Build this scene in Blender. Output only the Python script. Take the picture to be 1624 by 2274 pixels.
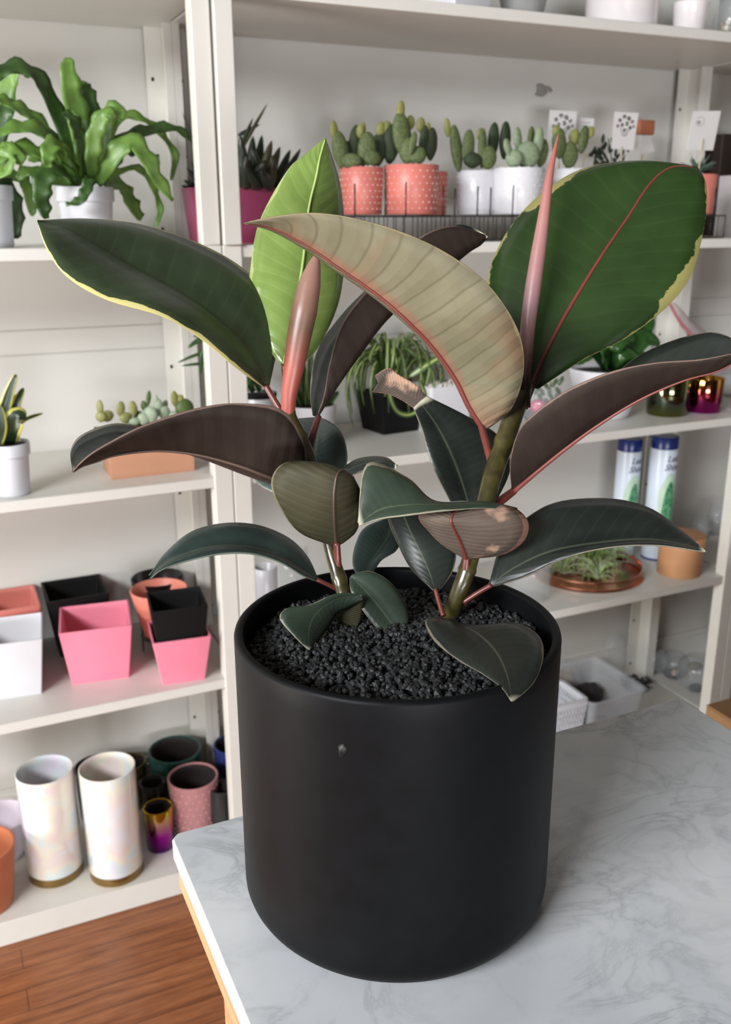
import bpy, math, random
from mathutils import Vector, Matrix, noise

S = bpy.context.scene
for o in list(bpy.data.objects): bpy.data.objects.remove(o)
COL = S.collection
PI = math.pi
# ------------------------------------------------------------------ camera
FPX, CX, CY, W, H = 2063.4, 812.0, 1137.0, 1624, 2274
CAMZ = 1.45
PITCH, YAW, ROLL = math.radians(17.36), math.radians(24.61), -math.radians(.219)
_F = Vector((math.sin(YAW), math.cos(YAW), 0)); _R0 = Vector((math.cos(YAW), -math.sin(YAW), 0)); _U0 = Vector((0, 0, 1))
FW = _F*math.cos(PITCH)-_U0*math.sin(PITCH); _up = _F*math.sin(PITCH)+_U0*math.cos(PITCH)
RT = _R0*math.cos(ROLL)+_up*math.sin(ROLL); UP = _up*math.cos(ROLL)-_R0*math.sin(ROLL)
CAM = Vector((0, 0, CAMZ))
cd = bpy.data.cameras.new('camera'); cam = bpy.data.objects.new('camera', cd); COL.objects.link(cam)
cd.sensor_fit = 'VERTICAL'; cd.sensor_height = 36.0; cd.lens = FPX/H*36.0
cd.clip_start = .02; cd.clip_end = 50
M3 = Matrix((RT, UP, -FW)).transposed()
cam.matrix_world = Matrix.Translation(CAM) @ M3.to_4x4()
cd.dof.use_dof = True; cd.dof.focus_distance = .66; cd.dof.aperture_fstop = 12.0
S.camera = cam
# ------------------------------------------------------------------ light and exposure
wd = bpy.data.worlds.new('world'); S.world = wd; wd.use_nodes = True
wd.node_tree.nodes['Background'].inputs[0].default_value = (.75, .87, 1, 1)
wd.node_tree.nodes['Background'].inputs[1].default_value = .5
def area(name, loc, target, sx, sy, power, col):
    l = bpy.data.lights.new(name, 'AREA'); l.shape = 'RECTANGLE'; l.size = sx; l.size_y = sy; l.energy = power; l.color = col
    o = bpy.data.objects.new(name, l); COL.objects.link(o); o.location = loc
    o.rotation_euler = (Vector(target)-Vector(loc)).to_track_quat('-Z', 'Y').to_euler()
    return o
area('window_daylight', (-2.88, -.85, 2.68), (0, .5, 1.1), 2.1, .78, 140, (.97, .98, 1.0))
area('low_side_fill', (-2.88, .92, .62), (0, 1.25, .65), 1.15, 1.0, 46, (1.0, .95, .89))  # added low side fill for the lower shelves; no such door is known
area('low_front_fill', (-.4, -3.38, .75), (.6, 0, .7), 2.0, .7, 62, (.97, .97, 1.0))  # added front fill, unseen source invented to lift the lower walls
S.view_settings.view_transform = 'Standard'; S.view_settings.look = 'None'
S.view_settings.exposure = 0.92; S.view_settings.gamma = 1.0; S.view_settings.use_curve_mapping = False

def ray(x, y): return FW*FPX + RT*(x-CX) - UP*(y-CY)
def onZ(x, y, z): d = ray(x, y); return CAM + d*((z-CAMZ)/d.z)
def onY(x, y, Y): d = ray(x, y); return CAM + d*(Y/d.y)
def onD(x, y, dd): return CAM + ray(x, y)*(dd/FPX)
def pxm(p): return (Vector(p)-CAM).dot(FW)/FPX     # metres per pixel at a point

# ------------------------------------------------------------------ materials
class NT:
    def __init__(s, name):
        s.m = bpy.data.materials.new(name); s.m.use_nodes = True; s.t = s.m.node_tree; s.b = s.t.nodes['Principled BSDF']
    def n(s, typ, **k):
        q = s.t.nodes.new(typ)
        for a, v in k.items():
            if a.startswith('i_'): q.inputs[a[2:].replace('_', ' ')].default_value = v
            else: setattr(q, a, v)
        return q
    def l(s, a, b): s.t.links.new(a, b)
    def math(s, op, a, b=None, c=None):
        q = s.t.nodes.new('ShaderNodeMath'); q.operation = op
        for i, v in enumerate((a, b, c)):
            if v is None: continue
            if isinstance(v, (int, float)): q.inputs[i].default_value = v
            else: s.l(v, q.inputs[i])
        return q.outputs[0]
    def mix(s, f, a, b):
        q = s.t.nodes.new('ShaderNodeMix'); q.data_type = 'RGBA'
        for i, v in ((0, f), (6, a), (7, b)):
            if isinstance(v, (int, float)): q.inputs[i].default_value = v
            elif isinstance(v, tuple): q.inputs[i].default_value = (*v[:3], 1)
            else: s.l(v, q.inputs[i])
        return q.outputs[2]
    def ramp(s, f, stops):
        q = s.t.nodes.new('ShaderNodeValToRGB'); s.l(f, q.inputs[0])
        e = q.color_ramp.elements
        while len(e) < len(stops): e.new(.5)
        for k, (p, c) in enumerate(stops):
            e[k].position = p; e[k].color = (*((c,)*3 if isinstance(c, (int, float)) else c), 1)
        return q.outputs[0]
    def noise(s, scale, detail=4, vec=None, dist=0, rough=.5):
        q = s.n('ShaderNodeTexNoise'); q.inputs['Scale'].default_value = scale; q.inputs['Detail'].default_value = detail
        q.inputs['Distortion'].default_value = dist; q.inputs['Roughness'].default_value = rough
        if vec is not None: s.l(vec, q.inputs['Vector'])
        return q.outputs[0]
    def obj(s): return s.n('ShaderNodeTexCoord').outputs['Object']
    def uv(s): return s.n('ShaderNodeTexCoord').outputs['UV']
    def bump(s, h, strength=.3, dist=.002):
        q = s.n('ShaderNodeBump'); q.inputs['Strength'].default_value = strength; q.inputs['Distance'].default_value = dist
        s.l(h, q.inputs['Height']); s.l(q.outputs[0], s.b.inputs['Normal'])

def srgb(r, g, b):
    f = lambda c: (c/255/12.92) if c/255 <= .04045 else ((c/255+.055)/1.055)**2.4
    return (f(r), f(g), f(b))
def sc(c, k): return tuple(min(1, v*k) for v in c)
_pm = {}
def pm(name, col, rough=.5, metal=0, var=.08, scale=30, bump=0, coat=0, spec=.5, trans=0, alpha=1, col2=None):
    if name in _pm: return _pm[name]
    a = NT(name); b = a.b
    nz = a.noise(scale, 4, a.obj())
    c2 = col2 if col2 else sc(col, 1-2*var)
    a.l(a.mix(a.ramp(nz, [(.35, 0.0), (.68, 1.0)]), col, c2), b.inputs['Base Color'])
    b.inputs['Roughness'].default_value = rough; b.inputs['Metallic'].default_value = metal
    b.inputs['Coat Weight'].default_value = coat; b.inputs['Specular IOR Level'].default_value = spec
    b.inputs['Transmission Weight'].default_value = trans; b.inputs['Alpha'].default_value = alpha
    if bump: a.bump(nz, bump)
    _pm[name] = a.m; return a.m

WHITE = pm('white_painted_metal', srgb(206, 204, 197), .42, var=.01)
WALLM = pm('white_wall_paint', srgb(204, 202, 196), .7, var=.015, scale=6)
HOLE_SHADE = pm('hole_shade', (.012, .011, .009), .8)  # near-black colour stands for the shade inside uncut peg holes

# ------------------------------------------------------------------ mesh helpers
def mk(name, V, F, mats, parent=None, smooth=True, midx=None, uvs=None, loc=None):
    me = bpy.data.meshes.new(name); me.from_pydata([tuple(v) for v in V], [], F)
    if not isinstance(mats, (list, tuple)): mats = [mats]
    for m in mats: me.materials.append(m)
    if midx: me.polygons.foreach_set('material_index', midx)
    if uvs:
        ul = me.uv_layers.new(name='UVMap')
        for li, lp in enumerate(me.loops): ul.data[li].uv = uvs[lp.vertex_index]
    me.update()
    if smooth:
        me.polygons.foreach_set('use_smooth', [True]*len(me.polygons))
    o = bpy.data.objects.new(name, me); COL.objects.link(o)
    if parent: o.parent = parent
    if loc is not None: o.location = loc
    return o
def sharp(o, ang=40):
    try: o.data.set_sharp_from_angle(angle=math.radians(ang))
    except Exception: pass
    return o
def bevel(o, w=.001, seg=2):
    m = o.modifiers.new('bevel', 'BEVEL'); m.width = w; m.segments = seg; m.limit_method = 'ANGLE'; return sharp(o, 35)
def tag(o, label=None, cat=None, group=None, kind=None):
    if label: o['label'] = label
    if cat: o['category'] = cat
    if group: o['group'] = group
    if kind: o['kind'] = kind
    return o
def thing(name, label, cat, loc, rz=0, group=None):
    o = bpy.data.objects.new(name, None); COL.objects.link(o); o.empty_display_size = .02
    o.location = loc; o.rotation_euler = (0, 0, rz); return tag(o, label, cat, group)
class G:
    """geometry collector"""
    def __init__(s): s.V = []; s.F = []; s.M = []; s.UV = []
    def add(s, V, F, m=0, uv=None):
        n = len(s.V); s.V += [Vector(v) for v in V]; s.F += [tuple(i+n for i in f) for f in F]; s.M += [m]*len(F)
        s.UV += uv if uv else [(0, 0)]*len(V); return s
    def box(s, x0, x1, y0, y1, z0, z1, m=0):
        V = [(x, y, z) for z in (z0, z1) for y in (y0, y1) for x in (x0, x1)]
        return s.add(V, [(0, 2, 3, 1), (4, 5, 7, 6), (0, 1, 5, 4), (2, 6, 7, 3), (0, 4, 6, 2), (1, 3, 7, 5)], m)
    def lathe(s, prof, seg=48, m=0, c=(0, 0, 0)):
        V = []; F = []; rows = []
        for r, z in prof:
            if r < 1e-6: rows.append([len(V)]); V.append((c[0], c[1], c[2]+z))
            else:
                rows.append(list(range(len(V), len(V)+seg)))
                V += [(c[0]+r*math.cos(2*PI*i/seg), c[1]+r*math.sin(2*PI*i/seg), c[2]+z) for i in range(seg)]
        for a, b in zip(rows, rows[1:]):
            for i in range(seg):
                j = (i+1) % seg
                if len(a) == 1 and len(b) == 1: continue
                if len(a) == 1: F.append((a[0], b[j], b[i]))
                elif len(b) == 1: F.append((a[i], a[j], b[0]))
                else: F.append((a[i], a[j], b[j], b[i]))
        return s.add(V, F, m)
    def loft(s, rings, m=0, cap=True):
        n = len(rings[0]); V = [v for r in rings for v in r]; F = []
        for k in range(len(rings)-1):
            for i in range(n):
                j = (i+1) % n; F.append((k*n+i, k*n+j, (k+1)*n+j, (k+1)*n+i))
        if cap: F.append(tuple(range(n-1, -1, -1))); F.append(tuple((len(rings)-1)*n+i for i in range(n)))
        return s.add(V, F, m)
    def tube(s, pts, rad, seg=8, m=0):
        pts = [Vector(p) for p in pts]
        if isinstance(rad, (int, float)): rad = [rad]*len(pts)
        rings = []; prev = None
        for i, p in enumerate(pts):
            t = (pts[min(i+1, len(pts)-1)]-pts[max(i-1, 0)]).normalized()
            if prev is None: a = t.cross(Vector((.3, .2, 1))); a = a if a.length > .05 else t.cross(Vector((1, 0, 0))); a.normalize()
            else: a = (prev-t*prev.dot(t)).normalized()
            prev = a; b = t.cross(a)
            rings.append([p+(a*math.cos(2*PI*k/seg)+b*math.sin(2*PI*k/seg))*rad[i] for k in range(seg)])
        return s.loft(rings, m)
    def ellipsoid(s, c, r, rot=None, u=12, v=8, m=0, fn=None):
        V = []; F = []; c = Vector(c)
        for j in range(v+1):
            th = PI*j/v
            for i in range(u):
                ph = 2*PI*i/u
                d = Vector((math.sin(th)*math.cos(ph), math.sin(th)*math.sin(ph), math.cos(th)))
                q = Vector((d.x*r[0], d.y*r[1], d.z*r[2]))
                if fn: q = fn(q, d)
                if rot: q = rot @ q
                V.append(c+q)
        for j in range(v):
            for i in range(u):
                F.append((j*u+i, (j+1)*u+i, (j+1)*u+(i+1) % u, j*u+(i+1) % u))
        return s.add(V, F, m)
    def obj(s, name, mats, parent=None, smooth=True, org=None, ang=None, uv=False):
        V = [v-Vector(org) for v in s.V] if org is not None else s.V
        o = mk(name, V, s.F, mats, parent, smooth, s.M if any(s.M) else None, s.UV if uv else None)
        if ang: sharp(o, ang)
        return o
def cat_rom(P, n):
    """smooth resample of a list of Vectors, n samples per span"""
    out = []
    for i in range(len(P)-1):
        a = P[max(i-1, 0)]; b = P[i]; c = P[i+1]; d = P[min(i+2, len(P)-1)]
        for k in range(n):
            t = k/n; out.append(.5*((2*b)+(c-a)*t+(2*a-5*b+4*c-d)*t*t+(3*b-a-3*c+d)*t**3))
    out.append(P[-1].copy()); return out
def rrect(sx, sy, z, r, n=5, c=(0, 0), rot=0):
    out = []
    for qx, qy, a0 in ((1, 1, 0), (-1, 1, PI/2), (-1, -1, PI), (1, -1, 1.5*PI)):
        for k in range(n):
            a = a0+PI/2*k/(n-1); x = qx*(sx-r)+r*math.cos(a); y = qy*(sy-r)+r*math.sin(a)
            out.append(Vector((c[0]+x*math.cos(rot)-y*math.sin(rot), c[1]+x*math.sin(rot)+y*math.cos(rot), z)))
    return out
def blade(pts, wid, ref=(0, 0, 1), fold=.25, thick=.0008, wavy=0, wf=6, nx=5, g=None, m=0):
    """a leaf-like strip with thickness: pts = centre line, wid = full widths"""
    pts = [Vector(p) for p in pts]; n = len(pts); g = g or G(); V = []; UV = []; F = []
    ref = Vector(ref); side0 = None
    ph = random.random()*6
    for lay in (0, 1):
        for i, p in enumerate(pts):
            t = (pts[min(i+1, n-1)]-pts[max(i-1, 0)]).normalized()
            sd = t.cross(ref)
            if sd.length < .15: sd = side0 if side0 is not None else t.cross(Vector((1, .3, 0)))
            sd = sd.normalized()
            if side0 is not None and sd.dot(side0) < 0: sd = -sd
            side0 = sd if lay == 0 or True else side0
            nn = sd.cross(t).normalized()
            if nn.dot(ref) < 0 and False: nn = -nn
            for k in range(nx):
                u = -1+2*k/(nx-1); w = wid[i]/2
                rip = math.sin(i/(n-1)*wf*2*PI+ph+(PI if u < 0 else 0))*wavy*abs(u)
                V.append(p+sd*u*w*(1+.15*(rip/wavy if wavy else 0))+nn*(abs(u)*w*fold+rip-lay*thick)); UV.append((k/(nx-1), i/(n-1)))
        side0 = None
    N = n*nx
    for i in range(n-1):
        for k in range(nx-1):
            a = i*nx+k; F.append((a, a+1, a+nx+1, a+nx)); F.append((N+a, N+a+nx, N+a+nx+1, N+a+1))
        a = i*nx; F.append((a, a+nx, N+a+nx, N+a)); a = i*nx+nx-1; F.append((a, N+a, N+a+nx, a+nx))
    for k in range(nx-1):
        F.append((k, N+k, N+k+1, k+1)); a = (n-1)*nx+k; F.append((a, a+1, N+a+1, N+a))
    g.add(V, F, m, UV); return g

# ================================================================== ROOM
WY = 2.14                      # back wall plane
def struct(name, g, m, smooth=False): return tag(g.obj(name, m, smooth=smooth), kind='structure')
# floor: oak boards running along the shelves
a = NT('oak_floor'); oc = a.obj()
mp = a.n('ShaderNodeMapping'); a.l(oc, mp.inputs[0]); mp.inputs['Scale'].default_value = (1.6, 22, 1)
gr = a.noise(3.2, 8, mp.outputs[0], .35, .62)
mp2 = a.n('ShaderNodeMapping'); a.l(oc, mp2.inputs[0]); mp2.inputs['Scale'].default_value = (7, 130, 1)
fine = a.noise(3, 4, mp2.outputs[0], .3)
br = a.n('ShaderNodeTexBrick'); a.l(oc, br.inputs[0])
for k, v in (('Scale', 1), ('Brick Width', .9), ('Row Height', .058), ('Mortar Size', .0009), ('Mortar Smooth', .2)): br.inputs[k].default_value = v
br.inputs['Color1'].default_value = (.0, .0, .0, 1); br.inputs['Color2'].default_value = (1, 1, 1, 1); br.inputs['Mortar'].default_value = (.3, .3, .3, 1)
c = a.ramp(gr, [(.30, srgb(96, 54, 30)), (.45, srgb(140, 86, 52)), (.58, srgb(158, 100, 62)), (.75, srgb(178, 118, 74))])
c = a.mix(a.math('MULTIPLY', a.ramp(fine, [(.45, 0.0), (.66, 1.0)]), .4), c, srgb(92, 50, 28))
c = a.mix(a.math('MULTIPLY', br.outputs['Color'], .28), c, srgb(120, 66, 40))
c = a.mix(br.outputs['Fac'], c, srgb(60, 34, 20))
a.l(c, a.b.inputs['Base Color']); a.b.inputs['Roughness'].default_value = .38; a.bump(gr, .08); FLOORM = a.m
struct('floor', G().box(-2.9, 4.6, -3.4, 2.3, -.04, 0), FLOORM)
# back wall of flat boards with two horizontal grooves, and a baseboard
g = G().box(-2.9, 4.6, WY+.004, 2.26, 0, 3.4)
for z0, z1 in ((0, 1.1755), (1.1795, 1.2285), (1.2315, 3.4)): g.box(-2.9, 4.6, WY, WY+.005, z0, z1)
struct('wall_back', g, WALLM)
struct('baseboard_back', G().box(-2.9, 4.6, WY-.016, WY, 0, .125).box(-2.9, 4.6, WY-.010, WY, .125, .142), WHITE)
WALLD = pm('taupe_wall_paint', srgb(100, 96, 88), .8)  # unseen side walls, made dark to cut bounced light
struct('wall_right', G().box(4.5, 4.6, -3.4, 2.26, 0, 3.4), WALLD)
g = G()
for y0, y1, z0, z1 in ((-3.4, -1.95, 0, 3.4), (1.55, 2.26, 0, 3.4), (-1.95, 1.55, 3.12, 3.4), (-1.95, .30, 0, 2.24), (.30, 1.55, 1.52, 3.12), (.25, .30, 2.24, 3.12)): g.box(-3.0, -2.9, y0, y1, z0, z1)
struct('wall_left', g, WALLD)
g = G()
for x0, x1, z0, z1 in ((-2.9, -1.45, 0, 3.4), (.65, 4.6, 0, 3.4), (-1.45, .65, 0, .4), (-1.45, .65, 2.0, 3.4)): g.box(x0, x1, -3.5, -3.4, z0, z1)
struct('wall_front', g, pm('grey_wall_paint', srgb(70, 68, 66), .8))  # wall behind the camera, darkened so it reflects little light
struct('ceiling', G().box(-3.0, 4.6, -3.5, 2.26, 3.4, 3.5), pm('ceiling_paint', srgb(90, 88, 82), .85))  # ceiling out of view, kept dark so less light bounces down
def frame(name, axis, a0, a1, z0, z1, p0, p1, bars=()):
    g = G(); t_ = .04
    L_ = [(a0, a0+t_, z0, z1), (a1-t_, a1, z0, z1), (a0+t_, a1-t_, z0, z0+t_), (a0+t_, a1-t_, z1-t_, z1)]+[(b_-.02, b_+.02, z0+t_, z1-t_) for b_ in bars]
    for u0, u1, v0, v1 in L_:
        if axis == 'y': g.box(p0, p1, u0, u1, v0, v1)
        else: g.box(u0, u1, p0, p1, v0, v1)
    struct(name, g, WHITE)
frame('window_1', 'y', -1.95, .25, 2.24, 3.12, -2.96, -2.92, (-.85,))
frame('side_fill_frame', 'y', .30, 1.55, 0, 1.52, -2.96, -2.92)  # invented opening frame around the added side fill
frame('front_fill_frame', 'x', -1.45, .65, .4, 2.0, -3.47, -3.43, (-.4,))  # unseen frame made up to hold the added front fill

# ================================================================== SHELVING
ZT = {'bottom': .059, 'low': .512, 'mid': .961, 'eye': 1.408, 'top': 1.855}
FY = 1.76
def shelving(x0, x1, label, full_left=True):
    u = thing('shelving_unit', label, 'shelving unit', ((x0+x1)/2, FY, 0), group='white shelving units along the back wall')
    O = u.location
    for nm, zt in ZT.items():
        b = .022 if nm != 'bottom' else .058
        g = G().box(x0+.001, x1-.001, FY+.003, 2.1385, zt-b, zt)
        o = g.obj('shelf', WHITE, u, False, O); bevel(o, .0015)
    for px in (x0, x1-.034):
        g = G().box(px, px+.034, FY-(.009 if px == x0 else 0), FY+.034, 1.409, 2.35)
        o = g.obj('post', WHITE, u, False, O); bevel(o, .0015)
        g = G().box(px-.0015, px+.0355, FY-.001, FY+.035, 0, 1.4085)
        o = g.obj('post', WHITE, u, False, O); bevel(o, .0015)
    for px, s in ((x0, 1), (x1, -1)):          # rear angle posts, peg holes drawn as shade-dark discs
        g = G()
        a0, a1 = sorted((px, px+s*.004)); g.box(a0, a1, 2.052, 2.112, 0, 2.35)
        a0, a1 = sorted((px, px+s*.040)); g.box(a0, a1, 2.108, 2.112, 0, 2.35)
        a0, a1 = sorted((px-s*.0022, px+s*.014)); g.box(a0, a1, 2.050, 2.057, 0, 2.35)
        z = .09
        while z < 2.3:
            c = Vector((px+s*.028, 2.1076, z)); r = .0035
            V = [c+Vector((r*math.cos(t*PI/4), 0, r*1.3*math.sin(t*PI/4))) for t in range(8)]
            V += [v+Vector((0, .0015, 0)) for v in V]
            g.add(V, [tuple(range(7, -1, -1))]+[(i, (i+1) % 8, 8+(i+1) % 8, 8+i) for i in range(8)], 1); z += .1495
        g.obj('angle_post', [WHITE, HOLE_SHADE], u, False, O)
    return u
shelving(-.908, .5095, 'white metal shelving unit at the left with fern and pink pots')
shelving(.5145, 1.929, 'white metal shelving unit in the middle behind the big black pot')
shelving(1.934, 3.35, 'white metal shelving unit at the far right past the right post')

# ================================================================== TABLE
a = NT('white_marble'); oc = a.obj()
big = a.noise(5, 6, oc, .6); 
mp = a.n('ShaderNodeMapping'); a.l(oc, mp.inputs[0]); mp.inputs['Rotation'].default_value = (0, 0, .5); mp.inputs['Scale'].default_value = (5.0, 9, 5)
wv = a.noise(1.5, 10, mp.outputs[0], 1.5, .6)
vein = a.math('ABSOLUTE', a.math('SUBTRACT', wv, .5))
vein = a.ramp(vein, [(.0, .8), (.015, .4), (.06, 0.0)])
vein2 = a.ramp(a.math('ABSOLUTE', a.math('SUBTRACT', a.noise(12, 9, oc, 1.0, .6), .52)), [(.0, .7), (.02, .25), (.06, 0.0)])
blot = a.ramp(a.noise(22, 5, oc, .3), [(.60, 0.0), (.74, 1.0)])
c = a.mix(a.ramp(big, [(.3, 0.0), (.7, 1.0)]), srgb(206, 209, 212), srgb(182, 187, 192))
c = a.mix(a.math('MULTIPLY', vein, a.math('MULTIPLY', a.ramp(a.noise(4, 2, oc), [(.46, 0.0), (.64, 1.0)]), .8)), c, srgb(118, 124, 128))
c = a.mix(a.math('MULTIPLY', vein2, a.math('MULTIPLY', a.ramp(a.noise(7, 2, oc), [(.48, 0.0), (.66, 1.0)]), .5)), c, srgb(130, 135, 138))
c = a.mix(a.math('MULTIPLY', blot, .3), c, srgb(132, 137, 142))
a.l(c, a.b.inputs['Base Color']); a.b.inputs['Roughness'].default_value = .22; MARBLE = a.m
TZ = .94; TX0, TX1, TY0, TY1 = .131, .707, .02, .699
t = thing('marble_topped_table', 'counter table with grey-veined white marble top on pale wood', 'table', ((TX0+TX1)/2, (TY0+TY1)/2, 0)); O = t.location
def slab(x0, x1, y0, y1, z0, z1, ch):
    P = [(x0+ch, y1), (x0, y1-ch), (x0, y0+ch), (x0+ch, y0), (x1-ch, y0), (x1, y0+ch), (x1, y1-ch*.4), (x1-ch*.4, y1)]
    return G().add([(x, y, z0) for x, y in P]+[(x, y, z1) for x, y in P], [tuple(range(8)), tuple(range(15, 7, -1))]+[(i, 8+i, 8+(i+1) % 8, (i+1) % 8) for i in range(8)])
bevel(slab(TX0, TX1, TY0, TY1, TZ-.02, TZ, .007).obj('marble_top', MARBLE, t, False, O), .0025, 3)
a = NT('pale_plywood'); oc = a.obj()
mp = a.n('ShaderNodeMapping'); a.l(oc, mp.inputs[0]); mp.inputs['Scale'].default_value = (2, 2, 40)
a.l(a.ramp(a.noise(4, 5, mp.outputs[0], .3), [(.3, srgb(176, 122, 86)), (.7, srgb(206, 156, 118))]), a.b.inputs['Base Color']); a.b.inputs['Roughness'].default_value = .5; PLY = a.m
bevel(G().box(TX0+.004, TX1-.004, TY0+.004, TY1-.006, TZ-.052, TZ-.0205).obj('table_frame', PLY, t, False, O), .001)
for x in (TX0+.03, TX1-.075):
    for y in (TY0+.03, TY1-.08):
        bevel(G().box(x, x+.045, y, y+.045, 0, TZ-.053).obj('leg', PLY, t, False, O), .002)
# cardboard box behind the table
CARD = pm('brown_cardboard', srgb(138, 104, 68), .75, var=.05, scale=12)
p = onZ(1560, 1567, .604)
b = thing('cardboard_box', 'brown cardboard box just beyond the right corner of the marble table', 'box', (p.x+.26, p.y-.20, 0)); O = b.location
bevel(G().box(O.x-.25, O.x+.25, O.y-.20, O.y+.20, 0.0, .60).obj('carton', CARD, b, False, O), .002)
for s in (-1, 1): bevel(G().box(O.x-.25, O.x+.25, *sorted((O.y+s*.002, O.y+s*.2)), .6005, .604).obj('flap', CARD, b, False, O), .001)

# ================================================================== RUBBER PLANT
PC = Vector((.2835, .5639, TZ)); PR = .1196; PH = .227
plant = thing('potted_rubber_plant', 'large rubber plant with dark and variegated leaves in a black cylinder pot on the marble', 'potted plant', PC)
a = NT('matte_black_ceramic'); oc = a.obj()
nz = a.noise(60, 5, oc)
a.l(a.mix(a.ramp(nz, [(.35, 0.0), (.7, 1.0)]), srgb(14, 15, 17), srgb(11, 12, 13)), a.b.inputs['Base Color'])
a.b.inputs['Roughness'].default_value = .46; a.b.inputs['Specular IOR Level'].default_value = .1; a.bump(nz, .03, .001); BLACKPOT = a.m
R = PR; prof = [(0, 0), (R*.90, 0)]
fr = .021
for k in range(1, 9):
    t_ = PI/2*k/8; prof.append((R-fr+fr*math.sin(t_), fr-fr*math.cos(t_)))
prof[1] = (R-fr, 0)
for k in range(1, 16): prof.append((R, fr+(PH-.004-fr)*k/16))
for k in range(0, 7):
    t_ = PI*k/6; prof.append((R-.0035+.0035*math.cos(t_), PH-.0035+.0035*math.sin(t_)))
prof += [(R-.0075, PH-.02), (R-.008, PH-.06), (R-.012, .02), (0, .015)]
G().lathe(prof, 160).obj('pot', BLACKPOT, plant)
# small chip / blemish on the glaze
p = onY(708, 1745, .447)
d = (Vector((p.x, p.y, 0))-Vector((PC.x, PC.y, 0))).normalized(); ang0 = math.atan2(d.y, d.x)
V = []; N_ = 14
for lay, rr in ((0, R+.0004), (1, R-.001)):
    for k in range(N_):
        t_ = 2*PI*k/N_; ww = .0029*(1+.25*math.sin(3*t_+1)); hh = .0048*(1+.15*math.sin(2*t_)); aa = ang0+ww*math.cos(t_)/R
        V.append((rr*math.cos(aa), rr*math.sin(aa), p.z-TZ+hh*math.sin(t_)))
mk('blemish', V, [tuple(range(N_))]+[(i, N_+i, N_+(i+1) % N_, (i+1) % N_) for i in range(N_)], pm('glossy_black_blemish', (.002, .0022, .0022), .5), plant)
# gravel
GZ = PH-.020
random.seed(3)
ico = [Vector(v) for v in ((0, .526, .851), (0, -.526, .851), (0, .526, -.851), (0, -.526, -.851), (.526, .851, 0), (-.526, .851, 0), (.526, -.851, 0), (-.526, -.851, 0), (.851, 0, .526), (-.851, 0, .526), (.851, 0, -.526), (-.851, 0, -.526))]
icof = [(0, 9, 1), (0, 1, 8), (0, 8, 4), (0, 4, 5), (0, 5, 9), (9, 5, 11), (9, 11, 7), (9, 7, 1), (1, 7, 6), (1, 6, 8), (8, 6, 10), (8, 10, 4), (4, 10, 2), (4, 2, 5), (5, 2, 11), (3, 11, 2), (3, 7, 11), (3, 6, 7), (3, 10, 6), (3, 2, 10)]
def mound(x, y): r = math.hypot(x, y)/R; return GZ+.007*(1-r*r)+.003*noise.noise(Vector((x*30, y*30, 0)))
g = G()
gN = 24; V = []; F = []
for j in range(gN+1):
    for i in range(gN+1):
        u, v = -1+2*i/gN, -1+2*j/gN
        x = u*math.sqrt(1-v*v/2)*(R-.008); y = v*math.sqrt(1-u*u/2)*(R-.008); V.append((x, y, mound(x, y)-.003))
for j in range(gN):
    for i in range(gN): q = j*(gN+1)+i; F.append((q, q+1, q+gN+2, q+gN+1))
g.add(V, F)
for k in range(4300):
    r = (R-.0105)*math.sqrt(random.random()); th = random.random()*2*PI; x, y = r*math.cos(th), r*math.sin(th)
    s = .0023*random.uniform(.7, 1.45); rot = Matrix.Rotation(random.random()*6, 3, Vector((random.random()-.5, random.random()-.5, random.random()-.5)).normalized())
    sx, sy, sz = s*random.uniform(.8, 1.3), s*random.uniform(.7, 1.1), s*random.uniform(.6, 1)
    c = Vector((x, y, mound(x, y)+random.uniform(-.001, .0018)))
    g.add([c+rot @ Vector((v.x*sx*random.uniform(.8, 1.2), v.y*sy, v.z*sz)) for v in ico], icof)
a = NT('black_lava_gravel'); nz = a.noise(180, 3, a.obj())
a.l(a.ramp(nz, [(.3, srgb(13, 14, 15)), (.62, srgb(24, 26, 28)), (.85, srgb(48, 51, 55))]), a.b.inputs['Base Color'])
a.b.inputs['Roughness'].default_value = .62; a.bump(nz, .5, .001)
tag(g.obj('gravel', a.m, plant, False), 'black lava gravel filling the pot', kind='stuff')

# stems
a = NT('green_brown_stem'); oc = a.obj(); nz = a.noise(90, 4, oc)
a.l(a.ramp(nz, [(.3, srgb(44, 38, 20)), (.6, srgb(64, 60, 28)), (.8, srgb(82, 76, 40))]), a.b.inputs['Base Color'])
a.b.inputs['Roughness'].default_value = .3; a.b.inputs['Coat Weight'].default_value = .3; a.bump(nz, .15, .001); STEM = a.m
DS = 1.105        # plant distances are given for a pot at .64 m
def P3(x, y, d): return onD(x, y, d*DS)
def px_tube(name, pts, mat, parent, seg=14, n=6, org=None, rings=()):
    """pts: (x, y, distance, width in px)"""
    P = cat_rom([P3(x, y, d) for x, y, d, w in pts], n)
    rr = [w/2*d*DS/FPX for x, y, d, w in pts]; rad = []
    for i in range(len(rr)-1):
        for k in range(n): rad.append(rr[i]+(rr[i+1]-rr[i])*k/n)
    rad.append(rr[-1])
    for k in rings: rad[k] *= 1.13
    return G().tube(P, rad, seg).obj(name, mat, parent, True, org)
px_tube('stem', [(790, 1412, .656, 30), (768, 1340, .65, 30), (755, 1290, .655, 32), (735, 1222, .66, 30), (716, 1130, .67, 29), (695, 1040, .68, 28), (668, 970, .685, 30), (645, 930, .69, 32), (640, 900, .69, 31)], STEM, plant, org=PC, rings=(12, 13, 24, 36))
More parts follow.
